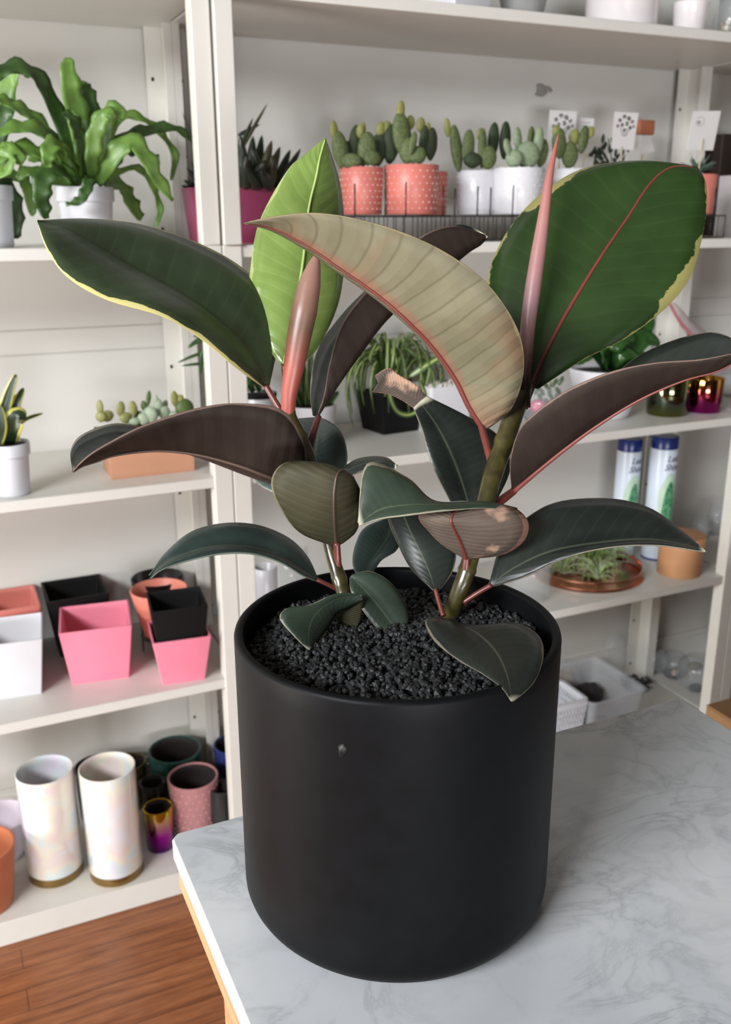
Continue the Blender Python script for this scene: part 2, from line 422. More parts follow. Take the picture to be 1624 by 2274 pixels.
px_tube('stem', [(990, 1396, .668, 40), (1014, 1332, .658, 40), (1035, 1275, .655, 38), (1052, 1215, .66, 38), (1075, 1130, .67, 40), (1096, 1050, .68, 44), (1120, 985, .69, 44), (1138, 930, .695, 44), (1158, 885, .70, 36), (1172, 845, .70, 26)], STEM, plant, org=PC, rings=(13, 24, 36, 37))

# leaf materials -------------------------------------------------------------
_lm = {}
def leaf_mat(kind, side, seed=0):
    key = (kind, side)
    if key in _lm: return _lm[key]
    # colours: base, variation, vein, margin, margin width, roughness, midrib
    T = {
     ('dark', 'up'):   (srgb(40, 50, 34), srgb(50, 62, 42), srgb(58, 70, 50), srgb(176, 168, 110), .05, .36),
     ('deep', 'up'):   (srgb(38, 44, 40), srgb(48, 56, 50), srgb(60, 68, 62), srgb(130, 124, 108), .032, .36),
     ('teal', 'up'):   (srgb(46, 60, 56), srgb(58, 74, 70), srgb(54, 68, 64), srgb(108, 116, 104), .03, .33),
     ('green', 'up'):  (srgb(44, 68, 30), srgb(54, 80, 38), srgb(64, 88, 48), srgb(164, 158, 96), .075, .33),
     ('lime', 'up'):   (srgb(112, 136, 66), srgb(130, 154, 82), srgb(142, 164, 98), srgb(164, 180, 112), .08, .22),
     ('var', 'up'):    (srgb(44, 56, 46), srgb(60, 74, 60), srgb(58, 70, 58), srgb(150, 146, 124), .08, .4),
     ('brown', 'down'):(srgb(62, 50, 44), srgb(76, 63, 56), srgb(68, 55, 48), srgb(124, 102, 92), .02, .55),
     ('pale', 'down'): (srgb(138, 133, 106), srgb(158, 151, 124), srgb(104, 98, 74), srgb(164, 148, 112), .03, .55),
     ('olive', 'down'):(srgb(80, 78, 58), srgb(94, 91, 68), srgb(68, 66, 48), srgb(124, 122, 98), .02, .55),
     ('mauve', 'down'):(srgb(112, 98, 88), srgb(132, 117, 104), srgb(92, 79, 70), srgb(172, 128, 112), .045, .55),
     ('greyb', 'down'):(srgb(74, 70, 62), srgb(88, 83, 74), srgb(64, 61, 54), srgb(140, 110, 98), .03, .55),
    }[(kind, side)]
    base, var, vein, marg, mw, rough = T
    K = {'dark': 1.25, 'deep': .55, 'teal': .8, 'green': .55, 'lime': .86, 'var': .7, 'brown': .45, 'pale': .55, 'olive': .5, 'mauve': .55, 'greyb': .6}[kind]
    base, var, vein, marg = sc(base, K), sc(var, K), sc(vein, K), sc(marg, max(K, .7))
    a = NT('leaf_%s_%s' % (kind, side)); uv = a.uv(); oc = a.obj()
    sep = a.n('ShaderNodeSeparateXYZ'); a.l(uv, sep.inputs[0]); u, v = sep.outputs[0], sep.outputs[1]
    au = a.math('ABSOLUTE', a.math('SUBTRACT', a.math('MULTIPLY', u, 2), 1))          # 0 midrib .. 1 edge
    n1 = a.noise(28, 4, oc)
    c = a.mix(a.ramp(n1, [(.35, 0.0), (.7, 1.0)]), base, var)
    # lateral veins running obliquely from the midrib
    ph = a.math('SUBTRACT', a.math('MULTIPLY', v, 17.0), a.math('MULTIPLY', au, 2.2))
    ph = a.math('ADD', ph, a.math('MULTIPLY', a.noise(14, 2, oc), .9))
    fr_ = a.math('FRACT', ph); dv = a.math('ABSOLUTE', a.math('SUBTRACT', fr_, .5))
    vl = a.ramp(dv, [(.0, 1.0), (.03, .7), (.09, 0.0)])
    broad = a.ramp(dv, [(.0, 0.0), (.5, 1.0)])
    c = a.mix(a.math('MULTIPLY', vl, .55 if side == 'down' else .28), c, vein)
    c = a.mix(a.math('MULTIPLY', broad, .10), c, sc(base, .85))
    if kind == 'pale':
        c = a.mix(a.math('MULTIPLY', a.ramp(a.noise(20, 6, oc, .5), [(.56, 0.0), (.72, 1.0)]), .45), c, srgb(128, 92, 68))
        nearm = a.ramp(au, [(.02, 1.0), (.16, 0.0)])
        c = a.mix(a.math('MULTIPLY', nearm, .5), c, srgb(150, 84, 70))
        c = a.mix(a.math('MULTIPLY', a.ramp(v, [(.0, 1.0), (.2, 0.0)]), .35), c, srgb(176, 118, 96))
    if kind == 'mauve':
        c = a.mix(a.ramp(a.noise(16, 4, oc), [(.56, 0.0), (.60, 1.0)]), c, srgb(176, 144, 122))
    if side == 'up' and kind in ('deep', 'teal', 'var', 'dark'):
        c = a.mix(a.math('MULTIPLY', a.ramp(au, [(.018, 1.0), (.04, 0.0)]), .36), c, srgb(96, 106, 84) if kind != 'dark' else srgb(30, 34, 24))
    if side == 'up' and kind in ('deep', 'var'): c = a.mix(a.ramp(v, [(.93, 0.0), (.97, .85)]), c, srgb(170, 168, 146))
    # irregular pale margin
    mn = a.noise(60, 4, oc, .4, .6)
    patch = a.ramp(a.noise(11 if side == 'up' else 9, 2, oc), [(.46, 0.0), (.60, 1.0)])
    wdt = a.math('ADD', a.math('MULTIPLY', patch, mw*1.5), .016)
    edge = a.math('SUBTRACT', a.math('ADD', au, a.math('MULTIPLY', a.math('SUBTRACT', mn, .5), mw*2.2)), a.math('SUBTRACT', 1.0, wdt))
    em = a.ramp(edge, [(0, 0.0), (.012, 1.0)])
    c = a.mix(em, c, marg)
    a.l(c, a.b.inputs['Base Color']); a.b.inputs['Roughness'].default_value = rough
    a.b.inputs['Specular IOR Level'].default_value = .38 if side == 'up' else .15
    h = a.math('ADD', a.math('MULTIPLY', broad, .28 if side == 'down' else .14), a.math('MULTIPLY', n1, .35))
    if kind == 'lime': h = a.math('ADD', h, a.math('MULTIPLY', a.noise(16, 2, oc), 1.6))
    a.bump(h, {'lime': .7, 'pale': .55}.get(kind, .3 if side == 'up' else .55), .003 if kind in ('pale', 'lime') else .0016)
    if kind == 'lime': a.b.inputs['Coat Weight'].default_value = .35; a.b.inputs['Coat Roughness'].default_value = .18
    _lm[key] = a.m; return a.m
MID_RED = pm('red_midrib', srgb(112, 52, 44), .45); MID_GREEN = pm('green_midrib', srgb(104, 122, 74), .4); MID_DARK = pm('dark_midrib', srgb(84, 66, 56), .4)
MID_LIME = pm('lime_midrib', srgb(170, 194, 118), .35); PET = pm('dark_red_petiole', srgb(104, 50, 42), .34, var=.15, scale=60)
PETD = pm('brown_red_petiole', srgb(82, 42, 38), .32, var=.15, scale=60)
def leaf(st, up, dn, mid=None, midw=(9, 2), pet=None, petm=None, label=None, n=7, nx=9, th=.0009, midside=1):
    """st: stations base->tip, each ((Lx,Ly),(Mx,My),(Rx,Ry), dM, dL, dR) ; left/right as seen looking at the leaf's visible side with the tip up"""
    L = cat_rom([P3(*s[0], s[3]+s[4]) for s in st], n); Mm = cat_rom([P3(*s[1], s[3]) for s in st], n); Rr = cat_rom([P3(*s[2], s[3]+s[5]) for s in st], n)
    rows = len(L); top = []; UV = []
    for i in range(rows):
        l, m, r = L[i], Mm[i], Rr[i]
        for k in range(nx):
            u = k/(nx-1)
            if u <= .5: q = u*2; p = l.lerp(m, q); w = (m-l).length
            else: q = 1-(u-.5)*2; p = m.lerp(r, 1-q); w = (m-r).length
            top.append(p); UV.append((u, i/(rows-1)))
    nrm = []
    for i in range(rows):
        for k in range(nx):
            du = top[i*nx+min(k+1, nx-1)]-top[i*nx+max(k-1, 0)]; dv = top[min(i+1, rows-1)*nx+k]-top[max(i-1, 0)*nx+k]
            q = du.cross(dv); nrm.append(q.normalized() if q.length > 1e-12 else Vector((0, 0, 0)))
    # bow each half slightly so the blade is not flat between rib and edge
    P = []
    for i in range(rows):
        for k in range(nx):
            u = k/(nx-1); q = u*2 if u <= .5 else (1-u)*2
            w = (L[i]-Mm[i]).length if u <= .5 else (Rr[i]-Mm[i]).length
            P.append(top[i*nx+k]+nrm[i*nx+k]*(math.sin(q*PI)*w*.055))
    N = len(P); V = P+[P[i]-nrm[i]*th for i in range(N)]; F = []; MI = []
    for i in range(rows-1):
        for k in range(nx-1):
            q = i*nx+k; F.append((q, q+1, q+nx+1, q+nx)); MI.append(0); F.append((N+q, N+q+nx, N+q+nx+1, N+q+1)); MI.append(1)
        q = i*nx; F.append((q, q+nx, N+q+nx, N+q)); MI.append(0); q += nx-1; F.append((q, N+q, N+q+nx, q+nx)); MI.append(0)
    o = mk('leaf', [v-PC for v in V], F, [up, dn], plant, True, MI, UV+UV)
    if label: o['label'] = label
    if mid:
        off = [nrm[i*nx+nx//2] for i in range(rows)]; rad = []; pts = []
        for i in range(rows):
            f = i/(rows-1); d = (Mm[i]-CAM).dot(FW); rad.append((midw[0]+(midw[1]-midw[0])*f)/2*d/FPX)
            pts.append(Mm[i]+off[i]*(rad[-1]*.15 if midside > 0 else -th-rad[-1]*.15))
        pts = pts[:-1]; rad = rad[:-1]
        mo = G().tube(pts, rad, 8).obj('midrib', mid, o, True, PC)
    if pet:
        po = px_tube('petiole', pet, petm or PET, o, 10, 5, PC)
    return o
def S_(L, M, R_, d, dl, dr):
    """zip station lists; d = (base, tip) or list"""
    n = len(M); out = []
    if len(d) == 2: d = [d[0]+(d[1]-d[0])*i/(n-1) for i in range(n)]
    for i in range(n):
        s = math.sin(PI*min(1, max(0, (i)/(n-1))))**.7 if 0 < i < n-1 else 0
        out.append((L[i], M[i], R_[i], d[i], dl*s if not isinstance(dl, list) else dl[i], dr*s if not isinstance(dr, list) else dr[i]))
    return out
UPm = lambda k: leaf_mat(k, 'up'); DN = lambda k: leaf_mat(k, 'down')

# A convention: cross(du, dv) with u left->right and v up on screen points away from / towards camera; material slot 0 faces +normal
def up_leaf(L, M, R_, d, dl, dr, up, dn, swap=False, **k):     # camera sees the upper side
    if swap: L, R_, dl, dr = R_, L, dr, dl
    return leaf(S_(L, M, R_, d, dl, dr), UPm(up), DN(dn), **k)
def dn_leaf(L, M, R_, d, dl, dr, up, dn, swap=False, **k):     # camera sees the underside
    if swap: L, R_, dl, dr = R_, L, dr, dl
    return leaf(S_(L, M, R_, d, dl, dr), DN(dn), UPm(up), **k)

def join(a_, b_):
    """merge a second patch of the same leaf into the first mesh"""
    ma, mb = a_.data, b_.data; na = len(ma.vertices)
    V = [v.co.copy() for v in ma.vertices]+[v.co.copy() for v in mb.vertices]
    F = [tuple(p.vertices) for p in ma.polygons]+[tuple(i+na for i in p.vertices) for p in mb.polygons]
    mats = list(ma.materials); MI = [p.material_index for p in ma.polygons]
    for m in mb.materials:
        if m.name not in [q.name for q in mats]: mats.append(m)
    idx = [[q.name for q in mats].index(m.name) for m in mb.materials]; MI += [idx[p.material_index] for p in mb.polygons]
    def uvs(me):
        u = [(0, 0)]*len(me.vertices)
        for li, lp in enumerate(me.loops): u[lp.vertex_index] = tuple(me.uv_layers[0].data[li].uv)
        return u
    U = uvs(ma)+uvs(mb)
    me = mk('leaf', V, F, mats, None, True, MI, U); new = me.data; bpy.data.objects.remove(me)
    a_.data = new
    for ch in list(b_.children): ch.parent = a_
    bpy.data.objects.remove(b_)
# 1 big dark leaf reaching left
up_leaf([(588, 861), (520, 812), (440, 746), (358, 700), (235, 663), (150, 613), (105, 552), (84, 496)],
        [(592, 858), (547, 772), (483, 708), (407, 654), (296, 593), (207, 540), (138, 503), (84, 492)],
        [(600, 854), (618, 745), (596, 655), (530, 588), (430, 535), (310, 497), (190, 485), (86, 489)],
        (.695, .61), -.045, .055, 'dark', 'brown', pet=[(630, 922, .692, 15), (610, 890, .694, 14), (590, 856, .695, 13)], mid=MID_DARK, midw=(8, 2), midside=-1,
        label='long dark green leaf with cream edge reaching left')
# 2 lime upright leaf
up_leaf([(626, 814), (586, 754), (556, 655), (557, 590), (577, 490), (638, 379), (683, 338), (723, 305)],
        [(630, 812), (648, 735), (664, 640), (674, 575), (686, 465), (702, 394), (711, 348), (723, 307)],
        [(640, 814), (690, 795), (742, 702), (763, 612), (764, 479), (756, 410), (741, 356), (724, 308)],
        (.70, .73), .0, .03, 'lime', 'pale', mid=MID_LIME, midw=(9, 3), pet=[(641, 905, .697, 14), (634, 860, .70, 13), (630, 808, .70, 11)],
        label='bright lime green leaf standing upright')
# 3 big pale leaf, underside to the viewer
dn_leaf([(1072, 952), (1036, 905), (1004, 842), (950, 772), (890, 712), (822, 656), (750, 606), (672, 552), (600, 513), (540, 498)],
        [(1070, 948), (1040, 900), (1010, 840), (960, 770), (900, 708), (832, 650), (760, 600), (680, 545), (603, 507), (540, 497)],
        [(1085, 952), (1135, 910), (1162, 835), (1158, 755), (1120, 678), (1060, 610), (960, 545), (830, 496), (690, 474), (541, 495)],
        [.70, .69, .68, .665, .65, .64, .63, .62, .61, .60], [0, .012, .016, .018, .018, .018, .018, .014, .01, 0], -.022, 'dark', 'pale', mid=MID_RED, midw=(13, 3),
        pet=[(1094, 1034, .685, 20), (1080, 985, .693, 18), (1068, 942, .70, 15)], label='large pale green leaf seen from beneath with a red midrib')
# 4 big green leaf upper right
up_leaf([(1176, 862), (1120, 780), (1088, 690), (1086, 610), (1120, 525), (1190, 440), (1290, 376), (1420, 356), (1546, 369)],
        [(1182, 860), (1212, 785), (1256, 700), (1300, 626), (1345, 555), (1395, 482), (1444, 408), (1490, 372), (1548, 371)],
        [(1196, 864), (1290, 802), (1395, 748), (1478, 684), (1532, 618), (1556, 545), (1570, 465), (1568, 405), (1552, 373)],
        (.71, .74), .02, -.015, 'green', 'pale', mid=MID_RED, midw=(11, 3), pet=[(1166, 905, .70, 16), (1174, 880, .705, 15), (1184, 856, .71, 13)],
        label='large round-ended green leaf with cream edge and red midrib')
# 5 brown leaf behind the pale one
dn_leaf([(694, 922), (690, 862), (706, 778), (758, 702), (830, 630), (900, 570), (960, 530), (1020, 500), (1076, 518)],
        [(707, 928), (745, 868), (800, 790), (860, 712), (930, 650), (990, 605), (1040, 563), (1068, 545), (1084, 528)],
        [(706, 920), (720, 880), (734, 800), (762, 715), (815, 645), (880, 580), (940, 522), (1010, 502), (1078, 521)],
        (.70, .76), .035, -.012, 'deep', 'brown', swap=True, pet=[(680, 1026, .685, 18), (692, 975, .69, 17), (708, 925, .70, 14)], petm=PETD,
        label='narrow brown-backed leaf folded behind the pale leaf')
# 6 brown leaf at left, keel down
dn_leaf([(668, 1092), (610, 1078), (528, 1050), (440, 1012), (345, 965), (262, 942), (186, 965), (158, 1000), (160, 1046)],
        [(676, 1085), (606, 1062), (530, 1034), (440, 1010), (350, 1001), (262, 1010), (215, 1025), (182, 1036), (161, 1050)],
        [(680, 1060), (672, 978), (628, 912), (530, 897), (430, 910), (318, 947), (240, 986), (195, 1015), (162, 1047)],
        [.675, .665, .655, .645, .635, .625, .62, .615, .612], .035, -.02, 'deep', 'brown', mid=MID_DARK, midw=(9, 3),
        label='dark brown-backed leaf curving down at the left')
# 7 teal leaf going away behind the left stem
up_leaf([(688, 1100), (604, 1092), (560, 1052), (590, 975), (640, 935), (700, 926)],
        [(690, 1098), (694, 1050), (700, 1010), (706, 975), (708, 948), (704, 926)],
        [(700, 1100), (752, 1080), (772, 1020), (760, 962), (732, 936), (708, 926)],
        (.68, .76), .0, .0, 'teal', 'brown', label='teal round leaf behind the left stem')
# 8 olive underside leaf in the middle
dn_leaf([(738, 1212), (664, 1182), (616, 1118), (603, 1066), (632, 1028), (700, 1027), (782, 1066)],
        [(748, 1212), (744, 1178), (742, 1128), (743, 1085), (750, 1052), (766, 1044), (783, 1066)],
        [(762, 1207), (792, 1180), (803, 1135), (801, 1092), (792, 1070), (786, 1060), (784, 1066)],
        [.655, .64, .622, .615, .615, .625, .63], .006, .018, 'deep', 'olive', mid=MID_DARK, midw=(8, 3),
        pet=[(752, 1278, .655, 17), (750, 1245, .655, 17), (748, 1205, .652, 15)], label='rounded olive leaf seen from beneath')
# 9 small dark leaf behind it
up_leaf([(766, 1062), (800, 1048), (830, 1042), (858, 1038), (880, 1042)],
        [(762, 1050), (795, 1034), (828, 1026), (855, 1026), (881, 1036)],
        [(764, 1036), (790, 1020), (825, 1013), (860, 1016), (881, 1032)], (.69, .67), -.006, .012, 'deep', 'brown', swap=True)
# 10 green leaf drooping left
up_leaf([(706, 1291), (672, 1277), (620, 1247), (555, 1229), (480, 1231), (402, 1249), (356, 1266), (331, 1288)],
        [(706, 1288), (664, 1260), (610, 1230), (545, 1214), (470, 1214), (400, 1234), (356, 1258), (332, 1282)],
        [(706, 1283), (684, 1236), (642, 1194), (575, 1166), (500, 1161), (425, 1180), (366, 1228), (332, 1278)],
        (.65, .595), -.012, .03, 'teal', 'brown', pet=[(748, 1308, .655, 11), (726, 1297, .652, 10), (704, 1287, .65, 10)], label='teal green leaf drooping to the left of the stem')
# 11 mauve-backed leaf at right of centre
dn_leaf([(1030, 1241), (985, 1212), (952, 1180), (930, 1150), (945, 1128), (1000, 1118)],
        [(1036, 1243), (1024, 1206), (1010, 1178), (1002, 1156), (1012, 1136), (1044, 1120)],
        [(1048, 1241), (1118, 1232), (1165, 1200), (1173, 1158), (1140, 1126), (1080, 1116)],
        [.65, .635, .622, .615, .62, .63], .008, .012, 'deep', 'mauve', mid=MID_RED, midw=(9, 3),
        pet=[(1034, 1290, .655, 22), (1035, 1265, .652, 20), (1037, 1238, .65, 16)], label='mauve-backed rounded leaf with pink rim')
up_leaf([(1150, 1134), (1075, 1128), (990, 1134), (905, 1145), (845, 1153), (797, 1168)],
        [(1150, 1130), (1075, 1118), (975, 1120), (900, 1122), (842, 1134), (797, 1164)],
        [(1148, 1127), (1072, 1112), (968, 1112), (905, 1060), (815, 1030), (795, 1160)],
        [.632, .622, .615, .61, .608, .606], -.004, .012, 'var', 'greyb', label='folded dark leaf with pink rim across the middle')
# 12 tall dark leaf behind, tip curled over
l12 = up_leaf([(1000, 1114), (966, 1047), (948, 992), (934, 945), (918, 906)],
        [(1039, 1112), (1017, 1047), (992, 988), (965, 938), (932, 892)],
        [(1100, 1118), (1134, 1040), (1112, 972), (1040, 925), (948, 879)], (.715, .73), -.01, .01, 'deep', 'mauve', label='dark leaf with pink rim and curled notched tip')
join(l12, dn_leaf([(918, 906), (893, 889), (868, 877), (846, 873), (828, 871)], [(932, 892), (905, 872), (880, 855), (856, 846), (842, 850)],
        [(948, 879), (926, 856), (890, 835), (862, 818), (833, 834)], (.73, .715), .0, -.004, 'deep', 'mauve'))
# 13 dark leaf pointing down in front
up_leaf([(962, 1310), (912, 1262), (882, 1205), (862, 1155), (862, 1115), (880, 1085)],
        [(967, 1312), (950, 1262), (920, 1200), (900, 1155), (890, 1120), (886, 1085)],
        [(975, 1312), (1006, 1268), (1013, 1215), (990, 1170), (950, 1125), (900, 1085)],
        (.65, .69), .008, .0, 'deep', 'brown', pet=[(985, 1368, .642, 12), (976, 1340, .646, 11), (967, 1308, .65, 10)], label='dark leaf hanging in front of the right stem')
# 14 teal leaf at the back of the pot
up_leaf([(796, 1285), (783, 1250), (790, 1205), (812, 1170), (860, 1150)],
        [(812, 1284), (822, 1252), (842, 1222), (860, 1195), (875, 1155)],
        [(824, 1282), (846, 1244), (880, 1222), (890, 1195), (880, 1158)], (.70, .74), .0, .0, 'teal', 'brown')
# 15 dark leaf right, arching
up_leaf([(1092, 1304), (1170, 1280), (1262, 1236), (1360, 1214), (1450, 1210), (1518, 1217), (1568, 1226)],
        [(1090, 1300), (1138, 1264), (1228, 1224), (1358, 1203), (1450, 1199), (1520, 1210), (1567, 1224)],
        [(1086, 1296), (1120, 1200), (1215, 1122), (1340, 1106), (1440, 1126), (1515, 1178), (1567, 1222)],
        (.65, .615), -.012, .03, 'deep', 'brown', swap=True, pet=[(1030, 1338, .655, 13), (1060, 1318, .652, 12), (1092, 1299, .65, 12)], label='dark arching leaf reaching right in front of the copper tray')
# 16 leaf lying over the gravel and front rim
up_leaf([(975, 1368), (945, 1378), (965, 1422), (1018, 1465), (1072, 1496), (1115, 1527), (1136, 1558)],
        [(985, 1372), (1022, 1386), (1062, 1408), (1094, 1438), (1116, 1474), (1130, 1516), (1137, 1557)],
        [(992, 1374), (1060, 1390), (1140, 1382), (1194, 1408), (1208, 1452), (1188, 1512), (1139, 1558)],
        [.650, .632, .610, .586, .562, .540, .522], -.008, .010, 'deep', 'brown', swap=True, label='dark leaf with cream edge lying over the front rim')
# 17 small folded leaf, left
l17 = up_leaf([(800, 1318), (744, 1320), (690, 1343), (640, 1350), (622, 1372), (650, 1408), (684, 1442)],
        [(803, 1325), (760, 1326), (726, 1342), (700, 1366), (688, 1392), (686, 1418), (686, 1443)],
        [(806, 1332), (775, 1350), (752, 1362), (735, 1388), (720, 1408), (703, 1424), (688, 1443)],
        (.638, .606), -.006, .008, 'var', 'olive', swap=True, label='small leaf with white tip, folded over the gravel')
join(l17, dn_leaf([(782, 1392), (752, 1378), (734, 1362), (745, 1335), (790, 1320)],
        [(788, 1392), (778, 1374), (770, 1354), (774, 1336), (797, 1322)],
        [(794, 1390), (803, 1376), (808, 1356), (808, 1336), (803, 1324)], (.645, .637), .002, .002, 'deep', 'olive'))
# 18 small plain leaf
up_leaf([(776, 1284), (780, 1312), (800, 1346), (832, 1388), (862, 1411), (890, 1404)],
        [(779, 1280), (806, 1306), (836, 1340), (862, 1374), (880, 1396), (893, 1404)],
        [(782, 1276), (822, 1268), (864, 1290), (896, 1330), (908, 1370), (896, 1403)], (.652, .638), -.004, .006, 'var', 'olive', swap=True, label='small plain green leaf over the gravel')
# 19 right brown leaf, keel down, far half showing
dn_leaf([(1146, 1094), (1210, 1010), (1300, 905), (1388, 815), (1450, 776), (1528, 748), (1600, 741), (1665, 776)],
        [(1136, 1096), (1192, 1048), (1258, 995), (1336, 939), (1426, 885), (1519, 845), (1600, 822), (1668, 782)],
        [(1136, 1080), (1134, 1020), (1162, 945), (1246, 876), (1348, 830), (1450, 808), (1560, 799), (1664, 778)],
        (.69, .60), .03, -.022, 'deep', 'brown', swap=True, mid=MID_RED, midw=(12, 3), pet=[(1080, 1135, .675, 22), (1110, 1114, .682, 21), (1142, 1090, .69, 17)],
        label='long brown-backed leaf reaching right past the frame')
# leaf sheaths (buds)
a = NT('pink_sheath'); oc = a.obj(); sep = a.n('ShaderNodeSeparateXYZ'); a.l(oc, sep.inputs[0])
nz = a.noise(50, 4, oc)
mp = a.n('ShaderNodeMapRange'); a.l(a.math('ADD', sep.outputs[2], a.math('MULTIPLY', nz, .03)), mp.inputs[0]); mp.inputs[1].default_value = .36; mp.inputs[2].default_value = .50
a.l(a.ramp(mp.outputs[0], [(0, srgb(166, 76, 66)), (.35, srgb(150, 78, 66)), (.6, srgb(104, 78, 62)), (1, srgb(150, 112, 100))]), a.b.inputs['Base Color'])
a.b.inputs['Roughness'].default_value = .38; a.bump(nz, .1, .001); SHEATH = a.m
o = px_tube('leaf_sheath', [(640, 922, .69, 30), (642, 880, .688, 34), (652, 820, .685, 46), (664, 750, .682, 54), (676, 690, .68, 58), (688, 630, .68, 50), (698, 590, .68, 30), (706, 560, .68, 4)], SHEATH, plant, 16, 6, PC); o['label'] = 'salmon pink leaf sheath on the left stem'
a = NT('rose_sheath'); oc = a.obj(); sep = a.n('ShaderNodeSeparateXYZ'); a.l(oc, sep.inputs[0]); nz = a.noise(70, 5, oc)
mp = a.n('ShaderNodeMapRange'); a.l(a.math('ADD', sep.outputs[2], a.math('MULTIPLY', nz, .02)), mp.inputs[0]); mp.inputs[1].default_value = .385; mp.inputs[2].default_value = .58
a.l(a.ramp(mp.outputs[0], [(0, srgb(58, 32, 27)), (.15, srgb(80, 54, 48)), (.35, srgb(134, 102, 104)), (.7, srgb(160, 112, 106)), (1, srgb(150, 86, 76))]), a.b.inputs['Base Color'])
a.b.inputs['Roughness'].default_value = .36; a.bump(nz, .3, .001)
o = px_tube('leaf_sheath', [(1164, 905, .70, 30), (1164, 850, .70, 30), (1168, 790, .70, 32), (1173, 720, .70, 34), (1184, 640, .70, 36), (1196, 560, .70, 33), (1208, 480, .70, 26), (1219, 400, .70, 19), (1230, 345, .70, 11), (1241, 298, .70, 2)], a.m, plant, 16, 6, PC); o['label'] = 'long slender rose leaf sheath on the right stem'

# ================================================================== BACKGROUND HELPERS
random.seed(11)
SOIL = pm('dark_soil', srgb(34, 26, 20), .95, var=.3, scale=150, bump=.6)
BLACKP = pm('matte_black_paint', srgb(12, 11, 11), .6, var=.05, spec=.2)
WHITEC = pm('white_ceramic', srgb(208, 208, 212), .3, var=.01)
WHITEG = pm('glossy_white_ceramic', srgb(226, 220, 220), .12, var=.01, coat=.5)
WHITEP = pm('white_plastic', srgb(206, 208, 214), .45, var=.01)
PINK = pm('pink_powder_coat', srgb(226, 128, 150), .5, var=.02)
CORAL = pm('coral_glaze', srgb(204, 118, 106), .4, var=.03)
MAG = pm('magenta_glaze', srgb(156, 62, 98), .4, var=.05)
BLACKW = pm('black_wire', (.01, .01, .011), .4, var=.02)
GLASS = None
def mk_glass(name, tint=(1, 1, 1), rough=.02):
    a = NT(name); a.b.inputs['Base Color'].default_value = (*tint, 1); a.b.inputs['Transmission Weight'].default_value = 1
    a.b.inputs['IOR'].default_value = 1.28; nz = a.noise(8, 2, a.obj()); a.l(a.ramp(nz, [(0, rough), (1, rough+.04)]), a.b.inputs['Roughness']); return a.m
GLASS = pm('clear_glass', srgb(196, 202, 204), .06, alpha=.13, spec=.9, var=.02); FROST = pm('frosted_plastic', srgb(196, 200, 206), .3, alpha=.26, var=.02)
DOTW = pm('dot_relief_white', srgb(238, 214, 208), .3)

def potprof(rt, rb, h, t=.003, lip=0, fill=None, rim=.0):
    """outer and inner wall of a round pot; lip = height of a raised rim band"""
    p = [(0, 0), (rb-.002, 0), (rb, .002)]
    if lip:
        rl = rb+(rt-rb)*(1-lip/h)-.002
        p += [(rl, h-lip), (rt-.0005, h-lip+.001)]
    p += [(rt, h-.0015), (rt-t*.5, h), (rt-t, h-.0015)]
    p += [(rb-t, t+.001), (0, t+.001)]
    return p
def round_pot(name, label, cat, px, Y, z0, wtop, wbot, ytop, mat, lip=0, soil=None, group=None, t=.003, seg=48, part='pot', prof=None, ybot=None, z1=None):
    """px: centre column in the photograph, Y: distance of the centre from the camera plane, z0: shelf it stands on"""
    c = onY(px, ytop, Y); m = (Vector((c.x, c.y, c.z))-CAM).dot(FW)/FPX
    rt = wtop/2*m; rb = wbot/2*m; h = (z1 or c.z)-z0
    th = thing(name, label, cat, (c.x, Y, z0), group=group)
    pr = prof(rt, rb, h) if prof else potprof(rt, rb, h, t, lip)
    o = G().lathe(pr, seg).obj(part, mat, th, ang=50)
    if soil is not None:
        f = (h-soil)/h; r = rb+(rt-rb)*f-t
        G().lathe([(0, h-soil-.004), (r*.98, h-soil-.004), (r*.98, h-soil), (r*.6, h-soil+.002), (0, h-soil+.003)], 24).obj('soil', SOIL, th)
    return th, rt, rb, h
def W_(th, p): return Vector(p)-th.location
def fronds(th, name, specs, Y, mats, wavy=0, fold=.2, ref=None):
    """specs: (width px, [(x, y, dY), ...])"""
    for i, (w, pts) in enumerate(specs):
        P = cat_rom([onY(x, y, Y+d) for x, y, d in pts], 5); n = len(P)
        m = pxm(P[0])*(1.2 if name == 'frond' and wavy else 1); wid = [w*m*max(.08, math.sin(PI*(.12+.86*k/(n-1)))**.55) for k in range(n)]
        rf = ref or (0.1, -.8, .6)
        g = blade(P, wid, rf, fold, .0009, wavy, 5)
        g.obj(name, mats[i % len(mats)], th, True, th.location, uv=True)
def leafm(name, c1, c2, stripe=None, edge=None, rough=.32, sw=.25, ew=.8):
    a = NT(name); uv = a.uv(); sep = a.n('ShaderNodeSeparateXYZ'); a.l(uv, sep.inputs[0])
    au = a.math('ABSOLUTE', a.math('SUBTRACT', a.math('MULTIPLY', sep.outputs[0], 2), 1))
    nz = a.noise(40, 3, a.obj()); c = a.mix(a.ramp(nz, [(.35, 0.0), (.65, 1.0)]), c1, c2)
    if stripe: c = a.mix(a.ramp(au, [(sw, 1.0), (sw+.12, 0.0)]), c, stripe)
    if edge: c = a.mix(a.ramp(au, [(ew-.06, 0.0), (ew, 1.0)]), c, edge)
    a.l(c, a.b.inputs['Base Color']); a.b.inputs['Roughness'].default_value = rough; return a.m

